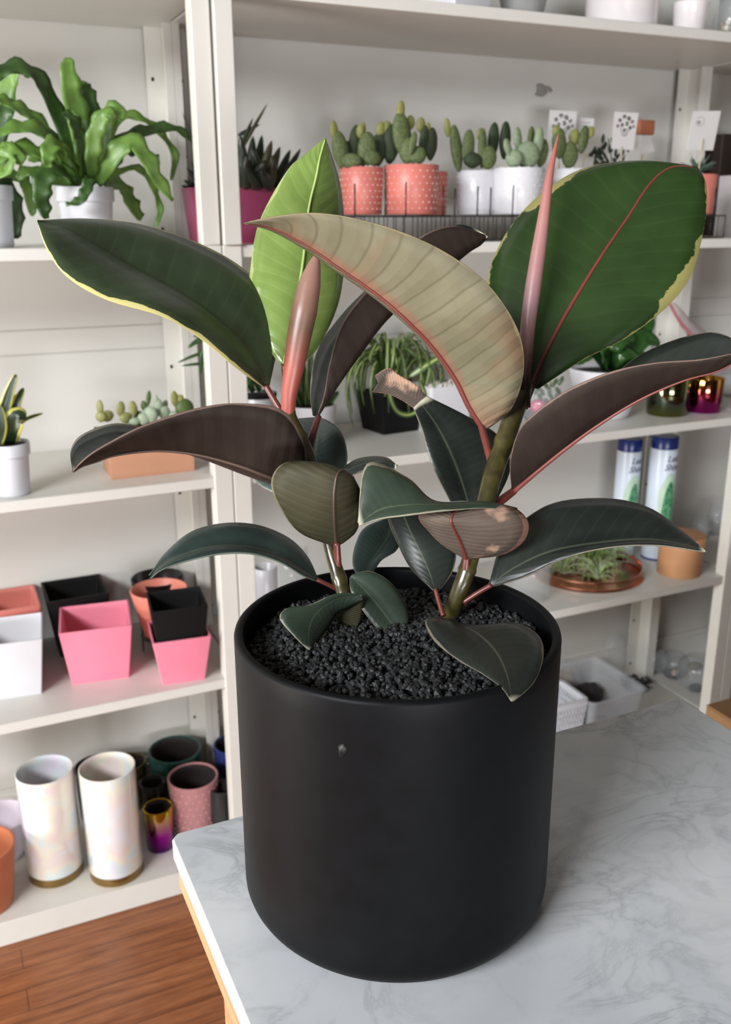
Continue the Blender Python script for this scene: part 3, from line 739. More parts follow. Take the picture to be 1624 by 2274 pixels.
# ================================================================== LEFT UNIT, EYE-LEVEL SHELF: wavy ferns
FERN = [leafm('fern_green', srgb(84, 118, 50), srgb(108, 144, 66), rough=.42), leafm('fern_dark', srgb(40, 64, 28), srgb(58, 88, 38), rough=.42)]
def fern_pot(px, Y, label, wt=128, wb=104, ytop=416):
    th, rt, rb, h = round_pot('potted_fern', label, 'potted plant', px, Y, ZT['eye'], wt, wb, ytop, WHITEP, lip=.026, soil=.006, group='wavy-leaved ferns in white nursery pots')
    return th
f1 = fern_pot(187, 1.86, 'bright green wavy-leaved fern in white nursery pot, the fully visible one')
fronds(f1, 'frond', [
 (46, [(195, 405, 0), (192, 340, 0), (172, 260, -.01), (155, 185, -.02), (150, 128, -.01)]),
 (34, [(190, 405, 0), (205, 330, .01), (200, 250, .01), (175, 190, .02), (160, 175, .03)]),
 (36, [(180, 405, 0), (150, 310, 0), (105, 205, -.02), (60, 155, -.04), (10, 155, -.05), (-15, 185, -.06)]),
 (32, [(200, 405, 0), (225, 330, -.01), (240, 262, -.02), (262, 238, -.03), (268, 270, -.05)]),
 (38, [(215, 408, 0), (250, 350, -.03), (290, 315, -.04), (325, 350, -.05), (352, 400, -.05), (384, 446, -.05)]),
 (24, [(210, 400, 0), (265, 315, .01), (330, 290, .02), (390, 285, .03), (432, 320, .03)]),
 (16, [(215, 408, 0), (295, 372, .02), (338, 410, .02), (355, 470, .03), (342, 508, .03)]),
 (32, [(165, 410, 0), (140, 350, 0), (90, 292, -.03), (35, 283, -.05), (-10, 300, -.06)]),
 (36, [(165, 412, 0), (140, 382, -.05), (108, 380, -.07), (92, 420, -.08), (96, 460, -.08), (104, 486, -.08)]),
 (34, [(175, 408, 0), (120, 360, -.02), (60, 330, -.04), (10, 340, -.05), (-20, 372, -.06)]),
 (30, [(188, 408, 0), (182, 340, -.02), (168, 280, -.03), (160, 245, -.03)]),
 (20, [(200, 412, 0), (198, 396, -.06), (192, 420, -.08), (176, 446, -.085), (146, 454, -.085)]),
 (40, [(225, 408, .02), (262, 412, .05), (292, 452, .07), (314, 488, .08)]),
 (20, [(215, 400, .02), (255, 275, .04), (300, 258, .05), (352, 290, .06), (388, 345, .06), (380, 400, .06)]),
 (34, [(200, 406, 0), (212, 310, 0), (196, 215, 0), (188, 185, 0)]),
 (32, [(172, 406, 0), (125, 320, .02), (75, 262, 0), (25, 232, -.02), (-15, 212, -.03)]),
 (30, [(185, 408, 0), (150, 340, -.05), (118, 318, -.08), (106, 348, -.1), (108, 372, -.1)]),
 (28, [(195, 408, 0), (188, 350, -.03), (176, 300, -.04), (158, 262, -.05), (138, 250, -.05)]),
 (30, [(205, 406, 0), (205, 350, -.03), (214, 290, -.04), (236, 250, -.05), (256, 262, -.06)]),
 (26, [(180, 410, .02), (120, 400, .03), (60, 380, .03), (40, 400, .03)]),
 (30, [(215, 406, .02), (250, 360, .03), (265, 330, .03), (300, 345, .03)]),
 (28, [(170, 410, .01), (135, 372, .01), (92, 350, .0), (62, 356, 0)])], 1.86, FERN[:1]*2+FERN[1:], wavy=.0035)
f2 = fern_pot(-38, 1.86, 'wavy-leaved fern in white nursery pot cut off by the left edge of the photo', ytop=412, wt=124)
fronds(f2, 'frond', [
 (40, [(-30, 405, 0), (0, 380, -.04), (20, 345, -.06), (38, 342, -.06), (42, 366, -.07)]),
 (34, [(-20, 405, 0), (15, 415, .02), (35, 470, .04), (36, 530, .05)]), (30, [(-30, 405, .02), (30, 390, .05), (62, 420, .06), (72, 480, .06)]),
 (34, [(-30, 405, 0), (-10, 330, 0), (5, 260, 0), (30, 235, 0), (60, 250, 0)]), (34, [(-30, 405, 0), (-5, 300, .02), (15, 200, .02), (40, 150, .0), (66, 172, 0)]),
 (30, [(-40, 405, 0), (-60, 300, 0), (-90, 260, 0)]), (30, [(-40, 405, 0), (-90, 340, -.02), (-120, 400, -.03)])], 1.86, FERN, wavy=.0035)

# ================================================================== MIDDLE UNIT, EYE-LEVEL SHELF
# wide magenta planter with dark pointed succulents
p0 = onY(402, 425, 2.0); p1 = onY(655, 420, 1.93)
mg = thing('potted_succulent', 'magenta planter of dark pointed aloe-like succulents behind the post', 'potted plant', ((p0.x+p1.x)/2, 1.965, ZT['eye'])); O = mg.location
ht = onY(560, 418, 1.93).z-O.z; sx = (p1.x-p0.x)/2; sy = .05
rings = [rrect(sx*.9, sy*.9, 0, .02), rrect(sx, sy, ht, .02), rrect(sx-.004, sy-.004, ht, .018), rrect(sx-.004, sy-.004, ht-.012, .018)]
G().loft(rings).obj('planter', MAG, mg, True, ang=40); G().loft([rrect(sx-.005, sy-.005, ht-.013, .018), rrect(sx-.005, sy-.005, ht-.009, .018)]).obj('soil', SOIL, mg, ang=40)
DKS = leafm('dark_succulent', srgb(36, 46, 38), srgb(52, 62, 48), rough=.25); DKS2 = leafm('brown_succulent', srgb(66, 62, 46), srgb(80, 78, 56), rough=.3)
def spike(th, base, tip, w, mat, sag=.0, name='leaf'):
    b, t_ = Vector(base), Vector(tip); d = t_-b; mid = b.lerp(t_, .5)+Vector((0, 0, sag))
    P = cat_rom([b, mid, t_], 5); n = len(P)
    r = [w/2*max(.04, (math.sin(PI*(.25+.75*k/(n-1)))**.8)) for k in range(n)]
    G().tube(P, r, 8).obj(name, mat, th, True, th.location)
for bx, by, tx, ty, w, d in ((528, 345, 562, 262, 10, 0), (528, 345, 594, 230, 9, 0), (530, 300, 578, 276, 8, .01), (545, 415, 534, 300, 26, -.02), (556, 415, 562, 302, 26, 0), (568, 415, 582, 300, 24, .01), (575, 415, 604, 312, 24, -.01),
                        (590, 415, 622, 326, 22, 0), (585, 415, 560, 330, 26, -.03), (600, 415, 606, 345, 26, -.03), (610, 415, 645, 332, 20, .01), (620, 415, 668, 330, 18, .02), (560, 415, 590, 355, 28, -.04), (540, 415, 520, 330, 24, 0),
                        (625, 418, 655, 362, 22, -.02), (545, 415, 548, 345, 26, -.04), (575, 415, 545, 370, 24, -.045), (600, 416, 580, 380, 26, -.045)):
    spike(mg, onY(bx, by, 1.96+d), onY(tx, ty, 1.96+d*2), w*.001, DKS if (bx+tx) % 3 else DKS2)
for bx, by, tx, ty, w in ((452, 425, 408, 400, 14), (450, 428, 402, 412, 13), (460, 425, 414, 372, 14), (470, 420, 405, 250, 9), (455, 425, 425, 360, 14), (480, 420, 440, 330, 16)):
    spike(mg, onY(bx, by, 2.0), onY(tx, ty, 2.0), w*.001, DKS)

# cactus pots in wire racks
CACT = pm('opuntia_green', srgb(72, 86, 50), .7, var=.12, scale=160, bump=.6, col2=srgb(100, 112, 68)); CACT_D = pm('opuntia_dark', srgb(48, 62, 38), .7, var=.15, scale=70, bump=.5)
CACT_L = pm('opuntia_new_growth', srgb(132, 134, 72), .6, var=.1, scale=70, bump=.4); CACT_G = pm('grey_cactus', srgb(112, 132, 98), .65, var=.12, scale=160, bump=.9, col2=srgb(136, 148, 124))
PEB = pm('white_pebbles', srgb(232, 228, 220), .5, var=.04)
def pads(th, Y, L, name='pad'):
    for x, y, w, h, tilt, mt, d in L:
        c = onY(x, y, Y+d); m = pxm(c)
        rot = Matrix.Rotation(math.radians(tilt), 3, 'Y') @ Matrix.Rotation(random.uniform(-.5, .5), 3, 'Z')
        def fn(q, dd, w=w, h=h, m=m): k = 1-.22*max(0, -dd.z)**2-.0*dd.z; q.x *= k; s_ = .0004*math.sin(q.x*2600)*math.sin(q.z*2600); return q+dd*s_
        G().ellipsoid(c, (w/2*m, min(w*.28, 14)*m, h/2*m), rot, 18, 14, 0, fn).obj(name, mt, th, True, th.location)
def pebbles(th, r, z, n=60):
    g = G()
    for k in range(n):
        rr = r*math.sqrt(random.random()); t_ = random.random()*2*PI; s = random.uniform(.003, .0055)
        g.ellipsoid((rr*math.cos(t_), rr*math.sin(t_), z+random.uniform(-.001, .002)), (s, s*.8, s*.7), Matrix.Rotation(t_, 3, 'Z'), 6, 4)
    tag(g.obj('pebbles', PEB, th), kind='stuff')
def dots(th, rt, rb, h, mat, seed=1):
    rd = random.Random(seed); g = G()
    for row in range(7):
        for k in range(22):
            t_ = 2*PI*(k+(row % 2)*.5)/22; z = h*(.12+.125*row); r = rb+(rt-rb)*z/h
            g.ellipsoid((r*math.cos(t_), r*math.sin(t_), z), (.0013, .0013, .0017), None, 6, 4)
    tag(g.obj('raised_dots', mat, th), kind='stuff')
RZ = onY(860, 478, 1.84).z        # rack tray height
CP = [(803, 1.875, 97, 372, CORAL, 'coral dotted pot of prickly pear cactus, left of the two in front', 'coral'), (914, 1.85, 122, 367, CORAL, 'coral dotted pot with the tallest prickly pear cactus', 'coral'),
      (962, 1.96, 66, 382, CORAL, 'coral dotted cactus pot half hidden behind the front coral pots', 'coral'),
      (1060, 1.90, 90, 380, WHITEC, 'white dotted pot of prickly pear cactus, nearest the coral pots', 'white'), (1152, 1.85, 116, 374, WHITEC, 'white dotted pot with round grey spiny cactus', 'white'),
      (1268, 1.90, 92, 376, WHITEC, 'white dotted pot of prickly pear behind the pink leaf sheath', 'white')]
cps = []
for px_, Y_, w_, yt, mt, lb, kd in CP:
    c = onY(px_, yt, Y_); m = pxm(c)
    pz = RZ+.0015
    th, rt, rb, h = round_pot('potted_cactus', lb, 'potted cactus', px_, Y_, pz, w_, w_*.93, yt, mt, soil=.006, group='cactus pots in the wire racks')
    dots(th, rt, rb, h, DOTW if kd == 'coral' else WHITEC, len(cps)); pebbles(th, rt*.85, h-.002, 55); cps.append(th)
g_, d_, l_, y_ = CACT, CACT_D, CACT_L, CACT_G
pads(cps[0], 1.875, [(757, 335, 40, 84, -12, g_, 0), (742, 290, 20, 42, -5, l_, 0), (790, 325, 36, 90, 5, d_, .02), (775, 345, 34, 60, -10, d_, .03), (800, 292, 18, 30, 0, l_, .01), (815, 335, 44, 80, 4, g_, -.01), (806, 285, 14, 26, 0, l_, .02),
                     (838, 335, 40, 76, 12, d_, .02), (845, 288, 22, 34, 8, l_, .02), (780, 358, 50, 34, 0, g_, -.02), (826, 352, 44, 36, 0, g_, -.02)])
pads(cps[1], 1.85, [(893, 300, 46, 96, -8, g_, 0), (890, 246, 20, 42, 4, l_, 0), (868, 320, 40, 84, 4, d_, .04), (860, 290, 26, 40, 0, l_, .045), (906, 335, 40, 56, 4, g_, -.01), (917, 318, 18, 50, 14, g_, -.03), (942, 310, 28, 62, 12, d_, 0), (935, 278, 22, 32, 5, l_, .01), (912, 272, 20, 30, 0, l_, .02), (950, 285, 14, 24, 10, l_, 0), (925, 345, 46, 40, 0, g_, -.02)])
pads(cps[2], 1.96, [(958, 320, 30, 70, 4, d_, 0), (950, 300, 24, 40, -4, g_, 0)])
pads(cps[3], 1.90, [(1014, 330, 36, 100, -10, g_, 0), (994, 284, 16, 40, -6, l_, 0), (1040, 328, 32, 76, 4, g_, -.01), (1072, 330, 28, 84, 0, g_, -.01), (1068, 300, 20, 30, 0, l_, 0), (1096, 312, 30, 76, 4, d_, .02), (1122, 312, 30, 80, 2, d_, .03), (1085, 350, 40, 50, 0, g_, -.02), (1050, 356, 44, 34, 0, d_, -.02)])
pads(cps[4], 1.85, [(1172, 345, 56, 60, 0, y_, -.01), (1128, 328, 22, 40, -20, y_, -.02), (1150, 308, 26, 48, -6, y_, .0), (1196, 316, 24, 66, 6, y_, -.01), (1180, 305, 22, 46, 2, g_, .02), (1204, 340, 28, 60, 8, g_, .01), (1142, 352, 40, 40, 0, y_, -.02)])
pads(cps[5], 1.90, [(1242, 318, 36, 66, -6, g_, 0), (1236, 292, 20, 28, -8, l_, 0), (1266, 345, 40, 58, 0, g_, 0), (1296, 310, 34, 60, 10, g_, 0), (1312, 294, 18, 26, 12, l_, 0), (1276, 306, 26, 36, 4, l_, .02)])
def rack(label, x0px, x1px, Y0, Y1, step=.022, uprights=(), grp='wire pot racks'):
    a0 = onY(x0px, 478, Y0).x; a1 = onY(x1px, 478, Y0).x
    th = thing('wire_pot_rack', label, 'rack', ((a0+a1)/2, (Y0+Y1)/2, ZT['eye']), group=grp)
    g = G(); r = .0014; z1 = RZ-.0015; z0 = ZT['eye']+.0016
    for zz in (z1, z0): g.tube([(a0, Y0, zz), (a1, Y0, zz), (a1, Y1, zz), (a0, Y1, zz), (a0, Y0, zz)], r, 6)
    n = max(2, int((a1-a0)/step))
    for k in range(n+1):
        x = a0+(a1-a0)*k/n; g.tube([(x, Y0, z0), (x, Y0, z1)], r*.8, 6); g.tube([(x, Y1, z0), (x, Y1, z1)], r*.8, 6); g.tube([(x, Y0, z1-.001), (x, Y1, z1-.001)], r*.8, 6)
    g.obj('base_grid', BLACKW, th, True, th.location)
    for ux, yy, uy in uprights:
        q = onY(ux, yy, uy); G().tube([(q.x, uy, z1), (q.x, uy, q.z)], r*1.2, 8).obj('upright', BLACKW, th, True, th.location)
rack('black wire rack holding the coral cactus pots', 742, 1000, 1.785, 1.995, uprights=[(788, 408, 1.785), (902, 404, 1.785), (856, 420, 1.80), (985, 412, 1.785)])
rack('black wire rack holding the white cactus pots', 1012, 1330, 1.785, 1.955, uprights=[(1011, 418, 1.785), (1062, 414, 1.785), (1091, 416, 1.785), (1141, 410, 1.785), (1240, 412, 1.785)])

# dark leafy plant, card tags, cork box behind the green leaf
th, rt, rb, h = round_pot('potted_succulent', 'small dark leafy plant in white pot behind the green leaf, with a card', 'potted plant', 1368, 1.97, ZT['eye'], 90, 74, 400, WHITEC, soil=.005)
DKL = pm('dark_small_leaves', srgb(34, 48, 28), .45, var=.1)
for k in range(46):
    x = random.uniform(1312, 1398); y = random.uniform(305, 368); q = onY(x, y, 1.97+random.uniform(-.03, .02))
    if abs(x-1353) > 18 and y < 328: continue
    G().ellipsoid(q, (.0045, .003, .010), Matrix.Rotation(random.uniform(-1, 1), 3, 'Y'), 6, 5).obj('leaf', DKL, th, True, th.location)
for x0, y0, x1, y1 in ((1365, 400, 1352, 308), (1365, 400, 1325, 345), (1370, 400, 1388, 345)): G().tube([onY(x0, y0, 1.97), onY(x1, y1, 1.97)], .0015, 6).obj('stem', DKL, th, True, th.location)
CARDM = pm('white_card', srgb(212, 210, 208), .6, var=.01); PRINT = pm('dark_print', srgb(58, 54, 50), .7, var=.1); STICK = pm('wooden_stick', srgb(186, 176, 144), .7)
def card(label, corners, Y, pr, stick):
    """corners: tl, tr, br, bl in the photograph"""
    P = [onY(x, y, Y) for x, y in corners]; base = sum(P, Vector())/4
    zb = min(onY(stick[2], stick[3], Y).z, P[3].z) if stick else P[3].z
    t_ = thing('card_tag', label, 'tag', (base.x, Y, zb), group='printed plant cards')
    V = P+[p+Vector((0, .001, 0)) for p in P]
    G().add(V, [(0, 3, 2, 1), (4, 5, 6, 7), (0, 1, 5, 4), (1, 2, 6, 5), (2, 3, 7, 6), (3, 0, 4, 7)]).obj('card', CARDM, t_, False, t_.location)
    def at(u, v): return P[0].lerp(P[1], u).lerp(P[3].lerp(P[2], u), v)+Vector((0, -.0004, 0))
    if pr == 'flowers':
        g = G(); rd = random.Random(5)
        for u, v, s in ((.25, .22, .9), (.42, .12, 1), (.62, .16, 1.1), (.78, .24, .9), (.56, .30, 1), (.36, .34, .9), (.18, .38, .8), (.72, .40, .9), (.48, .48, .8), (.86, .36, .7)):
            for k in range(6):
                a_ = k*PI/3+rd.random(); q = at(u+.05*s*math.cos(a_), v+.035*s*math.sin(a_)); g.ellipsoid(q, (.0022*s, .0003, .0022*s), None, 6, 4)
        for u in (.3, .45, .6, .72): g.tube([at(u, .42), at(.5+.3*(u-.5), .64)], .0005, 5)
        g.obj('flower_print', PRINT, t_, True, t_.location)
    elif pr == 'mark':
        g = G()
        for u, v, l in ((.14, .27, .18), (.17, .31, .12), (.22, .24, .06)): g.tube([at(u, v), at(u+l, v+.02)], .0009, 5)
        g.tube([at(.28+.17*math.cos(k*PI/8), .27+.12*math.sin(k*PI/8)) for k in range(-6, 7)], .0003, 5)
        g.obj('ink_mark', pm('grey_print', srgb(110, 110, 112), .7), t_, True, t_.location)
    elif pr == 'lines':
        g = G()
        for v in (.25, .42, .6): g.tube([at(.2, v), at(.78, v)], .0005, 5)
        g.obj('text_lines', pm('grey_print', srgb(110, 110, 112), .7), t_, True, t_.location)
    if stick: G().tube([onY(stick[0], stick[1], Y-.002), onY(stick[2], stick[3], Y-.002)], .0016, 8).obj('stick', STICK, t_, True, t_.location)
card('white card with dark floral print standing behind the white cactus pots', [(1222, 244), (1282, 248), (1275, 335), (1213, 338)], 1.995, 'flowers', (1245, 300, 1240, 400))
card('small plain white card with faint lines beside the floral card', [(1281, 261), (1320, 263), (1317, 305), (1280, 303)], 2.02, 'lines', (1298, 300, 1295, 400))
card('white card with dark floral print over the small dark leafy plant', [(1366, 248), (1419, 251), (1407, 334), (1358, 330)], 1.93, 'flowers', (1382, 325, 1378, 402))
card('blank white card with a small grey mark on a wooden stick', [(1541, 247), (1602, 246), (1584, 334), (1526, 333)], 1.80, 'mark', (1562, 308, 1549, 400))
q = onY(1432, 290, 2.04)
ck = thing('clip_holder', 'orange-brown wooden clip holding a grey card, next to the rear post', 'holder', (q.x, 2.04, ZT['eye']))
a0 = onY(1416, 270, 2.04); a1 = onY(1448, 300, 2.04)
bevel(G().box(a0.x, a1.x, 2.03, 2.05, a1.z, a0.z+.004).obj('clip', pm('orange_wood', srgb(160, 96, 66), .6), ck, False, ck.location), .003)
P = [onY(x, y, 2.035) for x, y in ((1418, 301), (1446, 301), (1455, 336), (1424, 342))]
G().add(P+[p+Vector((0, .001, 0)) for p in P], [(0, 3, 2, 1), (4, 5, 6, 7), (0, 1, 5, 4), (1, 2, 6, 5), (2, 3, 7, 6), (3, 0, 4, 7)]).obj('card', CARDM, ck, False, ck.location)
G().tube([(q.x, 2.042, ZT['eye']), (q.x, 2.042, a1.z+.002)], .002, 8).obj('stick', STICK, ck, True, ck.location)
# echeveria-like plant in coral pot at the right
RZ3 = RZ
th, rt, rb, h = round_pot('potted_succulent', 'blue-green spiky rosette in a coral pot below the blank card', 'potted plant', 1549, 1.865, RZ+.0015, 88, 82, 388, CORAL, soil=.004)
AG = pm('blue_green_leaf', srgb(78, 100, 88), .45, var=.12)
for k in range(34):
    a_ = k*2.4; el = .25+.9*random.random(); L_ = .052*random.uniform(.7, 1.1); b = Vector((0, 0, h)); d = Vector((math.cos(a_)*math.cos(el), math.sin(a_)*math.cos(el), math.sin(el)))
    P = [b, b+d*L_*.5+Vector((0, 0, .003)), b+d*L_]; n = 3
    G().tube(cat_rom(P, 4), [.0028, .003, .0032, .003, .0028, .0024, .0018, .001, .0004], 6).obj('leaf', AG, th)
rack('black wire rack under the coral pot at the right', 1500, 1612, 1.80, 1.945, uprights=[(1591, 418, 1.80), (1508, 420, 1.80)])
# white box with red lines
q = onY(1588, 400, 1.93)
wb = thing('white_box', 'white box with thin red lines at the right end of the eye-level shelf', 'box', (q.x+.11, 1.99, ZT['eye'])); O = wb.location
zt_ = onY(1600, 384, 1.92).z
x0_ = max(q.x, 2.005)
BOXW = pm('white_carton', srgb(214, 210, 210), .6, var=.01); REDL = pm('red_line_print', srgb(180, 60, 66), .6)
bevel(G().box(x0_, x0_+.2, 1.92, 2.05, O.z, zt_).obj('carton', BOXW, wb, False, O), .002)
g = G()
for zz in (zt_-.003, O.z+.018, O.z+.026): g.box(x0_+.004, x0_+.19, 1.9192, 1.9205, zz-.0012, zz+.0006)
g.obj('red_lines', REDL, wb, False, O)
g = G()
for k in range(14): a_ = k*2.4; g.ellipsoid((x0_+.028+.0022*math.sqrt(k)*math.cos(a_)*1.4, 1.9195, O.z+.095+.003*math.sqrt(k)*math.sin(a_)), (.002, .0006, .003), None, 6, 4)
g.obj('faint_print', pm('pink_print', srgb(168, 120, 122), .6), wb, True, O)
q = onY(1610, 300, 2.06)
bk = thing('dark_planter', 'dark brown and white bundle behind the blank card at the far right', 'planter', (q.x+.03, 2.06, ZT['eye']))
bevel(G().box(q.x-.02, q.x+.12, 2.045, 2.10, ZT['eye'], q.z+.002).obj('body', pm('dark_brown_wood', srgb(44, 32, 24), .7), bk, False, bk.location), .003)
# ================================================================== TOP SHELF (seen from below)
def square_pot(name, label, cat, cx, cy, z0, wt, wb, h, mat, rot=0, t=.004, group=None, r=.004, soil=None):
    th = thing(name, label, cat, (cx, cy, z0), rot, group)
    R4 = lambda s, z, rr: rrect(s, s, z, rr)
    rings = [R4(wb/2, 0, r), R4(wt/2, h-.001, r), R4(wt/2-.001, h, r), R4(wt/2-t, h, r*.6), R4(wt/2-t-.0005, h-.001, r*.6), R4(wb/2-t, t, r*.6)]
    g = G().loft(rings); g.obj('pot', mat, th, True, ang=35)
    if soil is not None:
        s = wb/2+(wt-wb)/2*(h-soil)/h-t; G().loft([R4(s, h-soil-.004, .002), R4(s, h-soil, .002)]).obj('soil', SOIL, th, True, ang=40)
    return th
zt = ZT['top']
q = onY(1013, 5, 1.835); square_pot('square_pot', 'white square pot on the top shelf, leftmost pot there', 'pot', q.x+.018, 1.88, zt, .125, .11, .13, WHITEC, .32)
q = onY(1162, 10, 1.90)
th = thing('tapered_pot', 'grey tapered pot on the top shelf beside the white square pot', 'pot', (q.x, 1.90, zt))
G().lathe(potprof(.075, .04, .16, .004), 40).obj('pot', pm('grey_ceramic', srgb(150, 150, 148), .4), th, ang=50)
q = onY(1380, 40, 1.885); th = thing('cylinder_pot', 'big glossy white cylinder pot on the top shelf', 'pot', (q.x, 1.885, zt)); G().lathe(potprof(.084, .080, .17, .004), 56).obj('pot', WHITEG, th, ang=50)
th, rt, rb, h = round_pot('potted_plant', 'small white cup pot with a green plant on the top shelf', 'potted plant', 1535, 1.83, zt, 80, 66, 6, WHITEG, soil=.004)
TOPG = leafm('top_leaf', srgb(60, 92, 40), srgb(80, 110, 50))
for k in range(12):
    a_ = k*2.4; b = Vector((0, 0, h-.003)); d = Vector((math.cos(a_), math.sin(a_), 0))
    blade([b, b+d*.01+Vector((0, 0, .03)), b+d*.04+Vector((0, 0, .055))], [.004, .010, .002], (0, 0, 1), .2, nx=3).obj('leaf', TOPG, th)
q = onY(1622, 45, 1.835); th = thing('glass_jar', 'clear glass jar with tan and white pebbles at the right end of the top shelf', 'jar', (q.x+.008, 1.835, zt))
G().lathe([(0, 0), (.03, 0), (.043, .015), (.046, .04), (.038, .075), (.036, .09), (.0345, .09), (.0365, .075), (.0445, .04), (.041, .016), (.029, .003), (0, .003)], 40).obj('glass', GLASS, th)
for k in range(26):
    a_ = random.random()*6.28; rr = random.uniform(0, .026); z = .010+.012*(k//9)
    G().ellipsoid((rr*math.cos(a_), rr*math.sin(a_), z), (.0085, .007, .0065), Matrix.Rotation(a_, 3, 'Z'), 8, 6).obj('pebble', pm('tan_pebble', srgb(176, 152, 116), .5) if k % 3 else PEB, th)
# wall mark
q = onY(1203, 200, WY-.003); g = G()
th = thing('wall_mark', 'small dark star-shaped mark high on the wall above the cactus cards', 'mark', (q.x, WY-.002, q.z))
rd = random.Random(2)
for k in range(16):
    u, v = rd.uniform(-1, 1), rd.uniform(-1, 1)*.6
    if abs(u)+abs(v)*1.2 > 1.1: continue
    g.ellipsoid((u*.028, 0, v*.022), (.009, .0012, .005), None, 8, 4)
g.ellipsoid((0, 0, 0), (.014, .0012, .016), None, 8, 4)
g.obj('patch', pm('grey_brown_mark', srgb(150, 147, 140), .8), th)

# ================================================================== LEFT UNIT, MIDDLE SHELF
zt = ZT['mid']
th, rt, rb, h = round_pot('potted_snake_plant', 'yellow-edged snake plant in a tall white nursery pot', 'potted plant', 16, 1.815, zt, 94, 74, 982, WHITEP, lip=.024, soil=.006)
SNK = leafm('snake_leaf', srgb(28, 46, 28), srgb(44, 62, 38), edge=srgb(196, 192, 96), ew=.74, rough=.35)
fronds(th, 'leaf', [(26, [(5, 985, 0), (6, 930, 0), (18, 880, 0), (36, 832, 0)]), (46, [(20, 985, 0), (24, 955, -.02), (40, 925, -.03), (56, 930, -.03)]), (24, [(15, 985, 0), (16, 930, .01), (30, 895, .01), (44, 876, .01)]),
                    (10, [(40, 945, 0), (60, 930, 0), (95, 918, 0)]), (30, [(0, 985, 0), (-10, 920, 0), (-20, 870, 0)]), (20, [(25, 980, 0), (35, 905, .0), (52, 862, .01)]), (30, [(-5, 985, -.02), (0, 945, -.03), (-4, 900, -.03)])], 1.815, [SNK], fold=.35)
# pale wooden box planter
WOODP = pm('peach_plywood', srgb(190, 138, 108), .55, var=.04, scale=12)
x0, x1 = .285, .452; yb = 1.832; zz1 = onY(330, 1000, yb).z
zz1 = onY(300, 952, 1.90).z-.0
O = Vector(((x0+x1)/2, yb+.045, zt)); th = thing('wooden_planter', 'long pale wooden box planted with small mixed succulents', 'planter', O)
g = G(); g.box(x0, x1, yb, yb+.005, zt, zz1).box(x0, x1, yb+.093, yb+.098, zt, zz1).box(x0, x0+.005, yb+.005, yb+.093, zt, zz1).box(x1-.005, x1, yb+.005, yb+.093, zt, zz1).box(x0+.005, x1-.005, yb+.005, yb+.093, zt+.003, zt+.008)
g.obj('box', WOODP, th, False, O)
g = G().box(x0+.0055, x1-.0055, yb+.0055, yb+.0925, zt+.009, zz1-.004); g.obj('soil', SOIL, th, False, O)
g = G()
for (a0, b0, a1, b1) in ((x0-.012, yb-.001, x1+.003, yb+.004), (x0-.012, yb+.092, x1+.003, yb+.101), (x0-.012, yb+.004, x0+.004, yb+.092)): g.box(a0, a1, b0, b1, zz1+.0002, zz1+.004)
g.obj('black_liner', BLACKP, th, False, O)
SUC_Y = pm('yellow_green_succulent', srgb(150, 152, 92), .5, var=.12); SUC_B = pm('blue_grey_succulent', srgb(150, 166, 140), .55, var=.08); SUC_G = pm('green_succulent', srgb(84, 106, 54), .5, var=.12)
pads(th, 1.88, [(222, 905, 16, 34, 0, SUC_Y, 0), (238, 924, 34, 26, 0, SUC_Y, 0), (224, 926, 24, 24, 0, SUC_Y, -.01), (268, 908, 20, 34, 8, SUC_Y, 0), (280, 928, 30, 26, 0, SUC_Y, 0), (296, 908, 20, 36, -6, SUC_Y, 0), (308, 926, 24, 28, 0, SUC_G, .01),
                (330, 884, 12, 34, 8, SUC_G, 0), (322, 904, 16, 30, -18, SUC_G, .01), (334, 922, 34, 40, 0, SUC_B, -.02), (320, 930, 30, 30, 10, SUC_B, -.02), (352, 905, 20, 40, 4, SUC_B, 0), (366, 918, 24, 34, 10, SUC_B, -.01), (346, 888, 12, 22, 0, SUC_B, 0),
                (388, 886, 18, 36, -4, CACT_L, 0), (410, 908, 44, 46, 0, SUC_G, 0), (400, 886, 18, 20, 20, CACT_L, 0), (384, 926, 30, 26, 0, SUC_B, -.01), (366, 900, 14, 24, 16, SUC_B, .02), (300, 936, 26, 18, 0, SUC_B, -.02)], 'succulent_leaf')

# ================================================================== MIDDLE UNIT, MIDDLE SHELF
DG = leafm('deep_green_blade', srgb(40, 66, 34), srgb(58, 88, 44), rough=.35)
th, rt, rb, h = round_pot('potted_plant', 'white pot with thin dark fronds, close behind the post', 'potted plant', 572, 1.96, zt, 82, 66, 874, WHITEC, soil=.003)
G().lathe([(rt-.001, h-.006), (rt+.002, h-.006), (rt+.002, h+.002), (rt-.004, h+.002)], 32).obj('black_rim', BLACKP, th)
fronds(th, 'frond', [(9, [(565, 870, 0), (520, 790, 0), (450, 785, 0), (396, 805, 0)]), (9, [(565, 870, 0), (520, 800, .02), (460, 806, .03), (404, 812, .03)]), (12, [(560, 870, 0), (500, 780, -.02), (455, 778, -.02), (446, 830, -.02)]), (14, [(565, 870, 0), (510, 740, .0), (450, 752, 0), (418, 772, 0)]),
                     (14, [(575, 870, 0), (560, 840, -.02), (548, 850, -.03), (546, 880, -.03)]), (12, [(560, 872, 0), (540, 815, .04), (470, 740, .04), (430, 748, .04)]), (14, [(575, 870, 0), (590, 800, 0), (620, 770, 0)])], 1.96, [DG])
th, rt, rb, h = round_pot('potted_aloe', 'white pot with stiff upright striped leaves behind the left stem', 'potted plant', 690, 1.94, zt, 116, 92, 896, WHITEC, soil=.004)
ALO = leafm('aloe_leaf', srgb(46, 66, 38), srgb(66, 88, 50), rough=.4, edge=srgb(108, 124, 74), ew=.85)
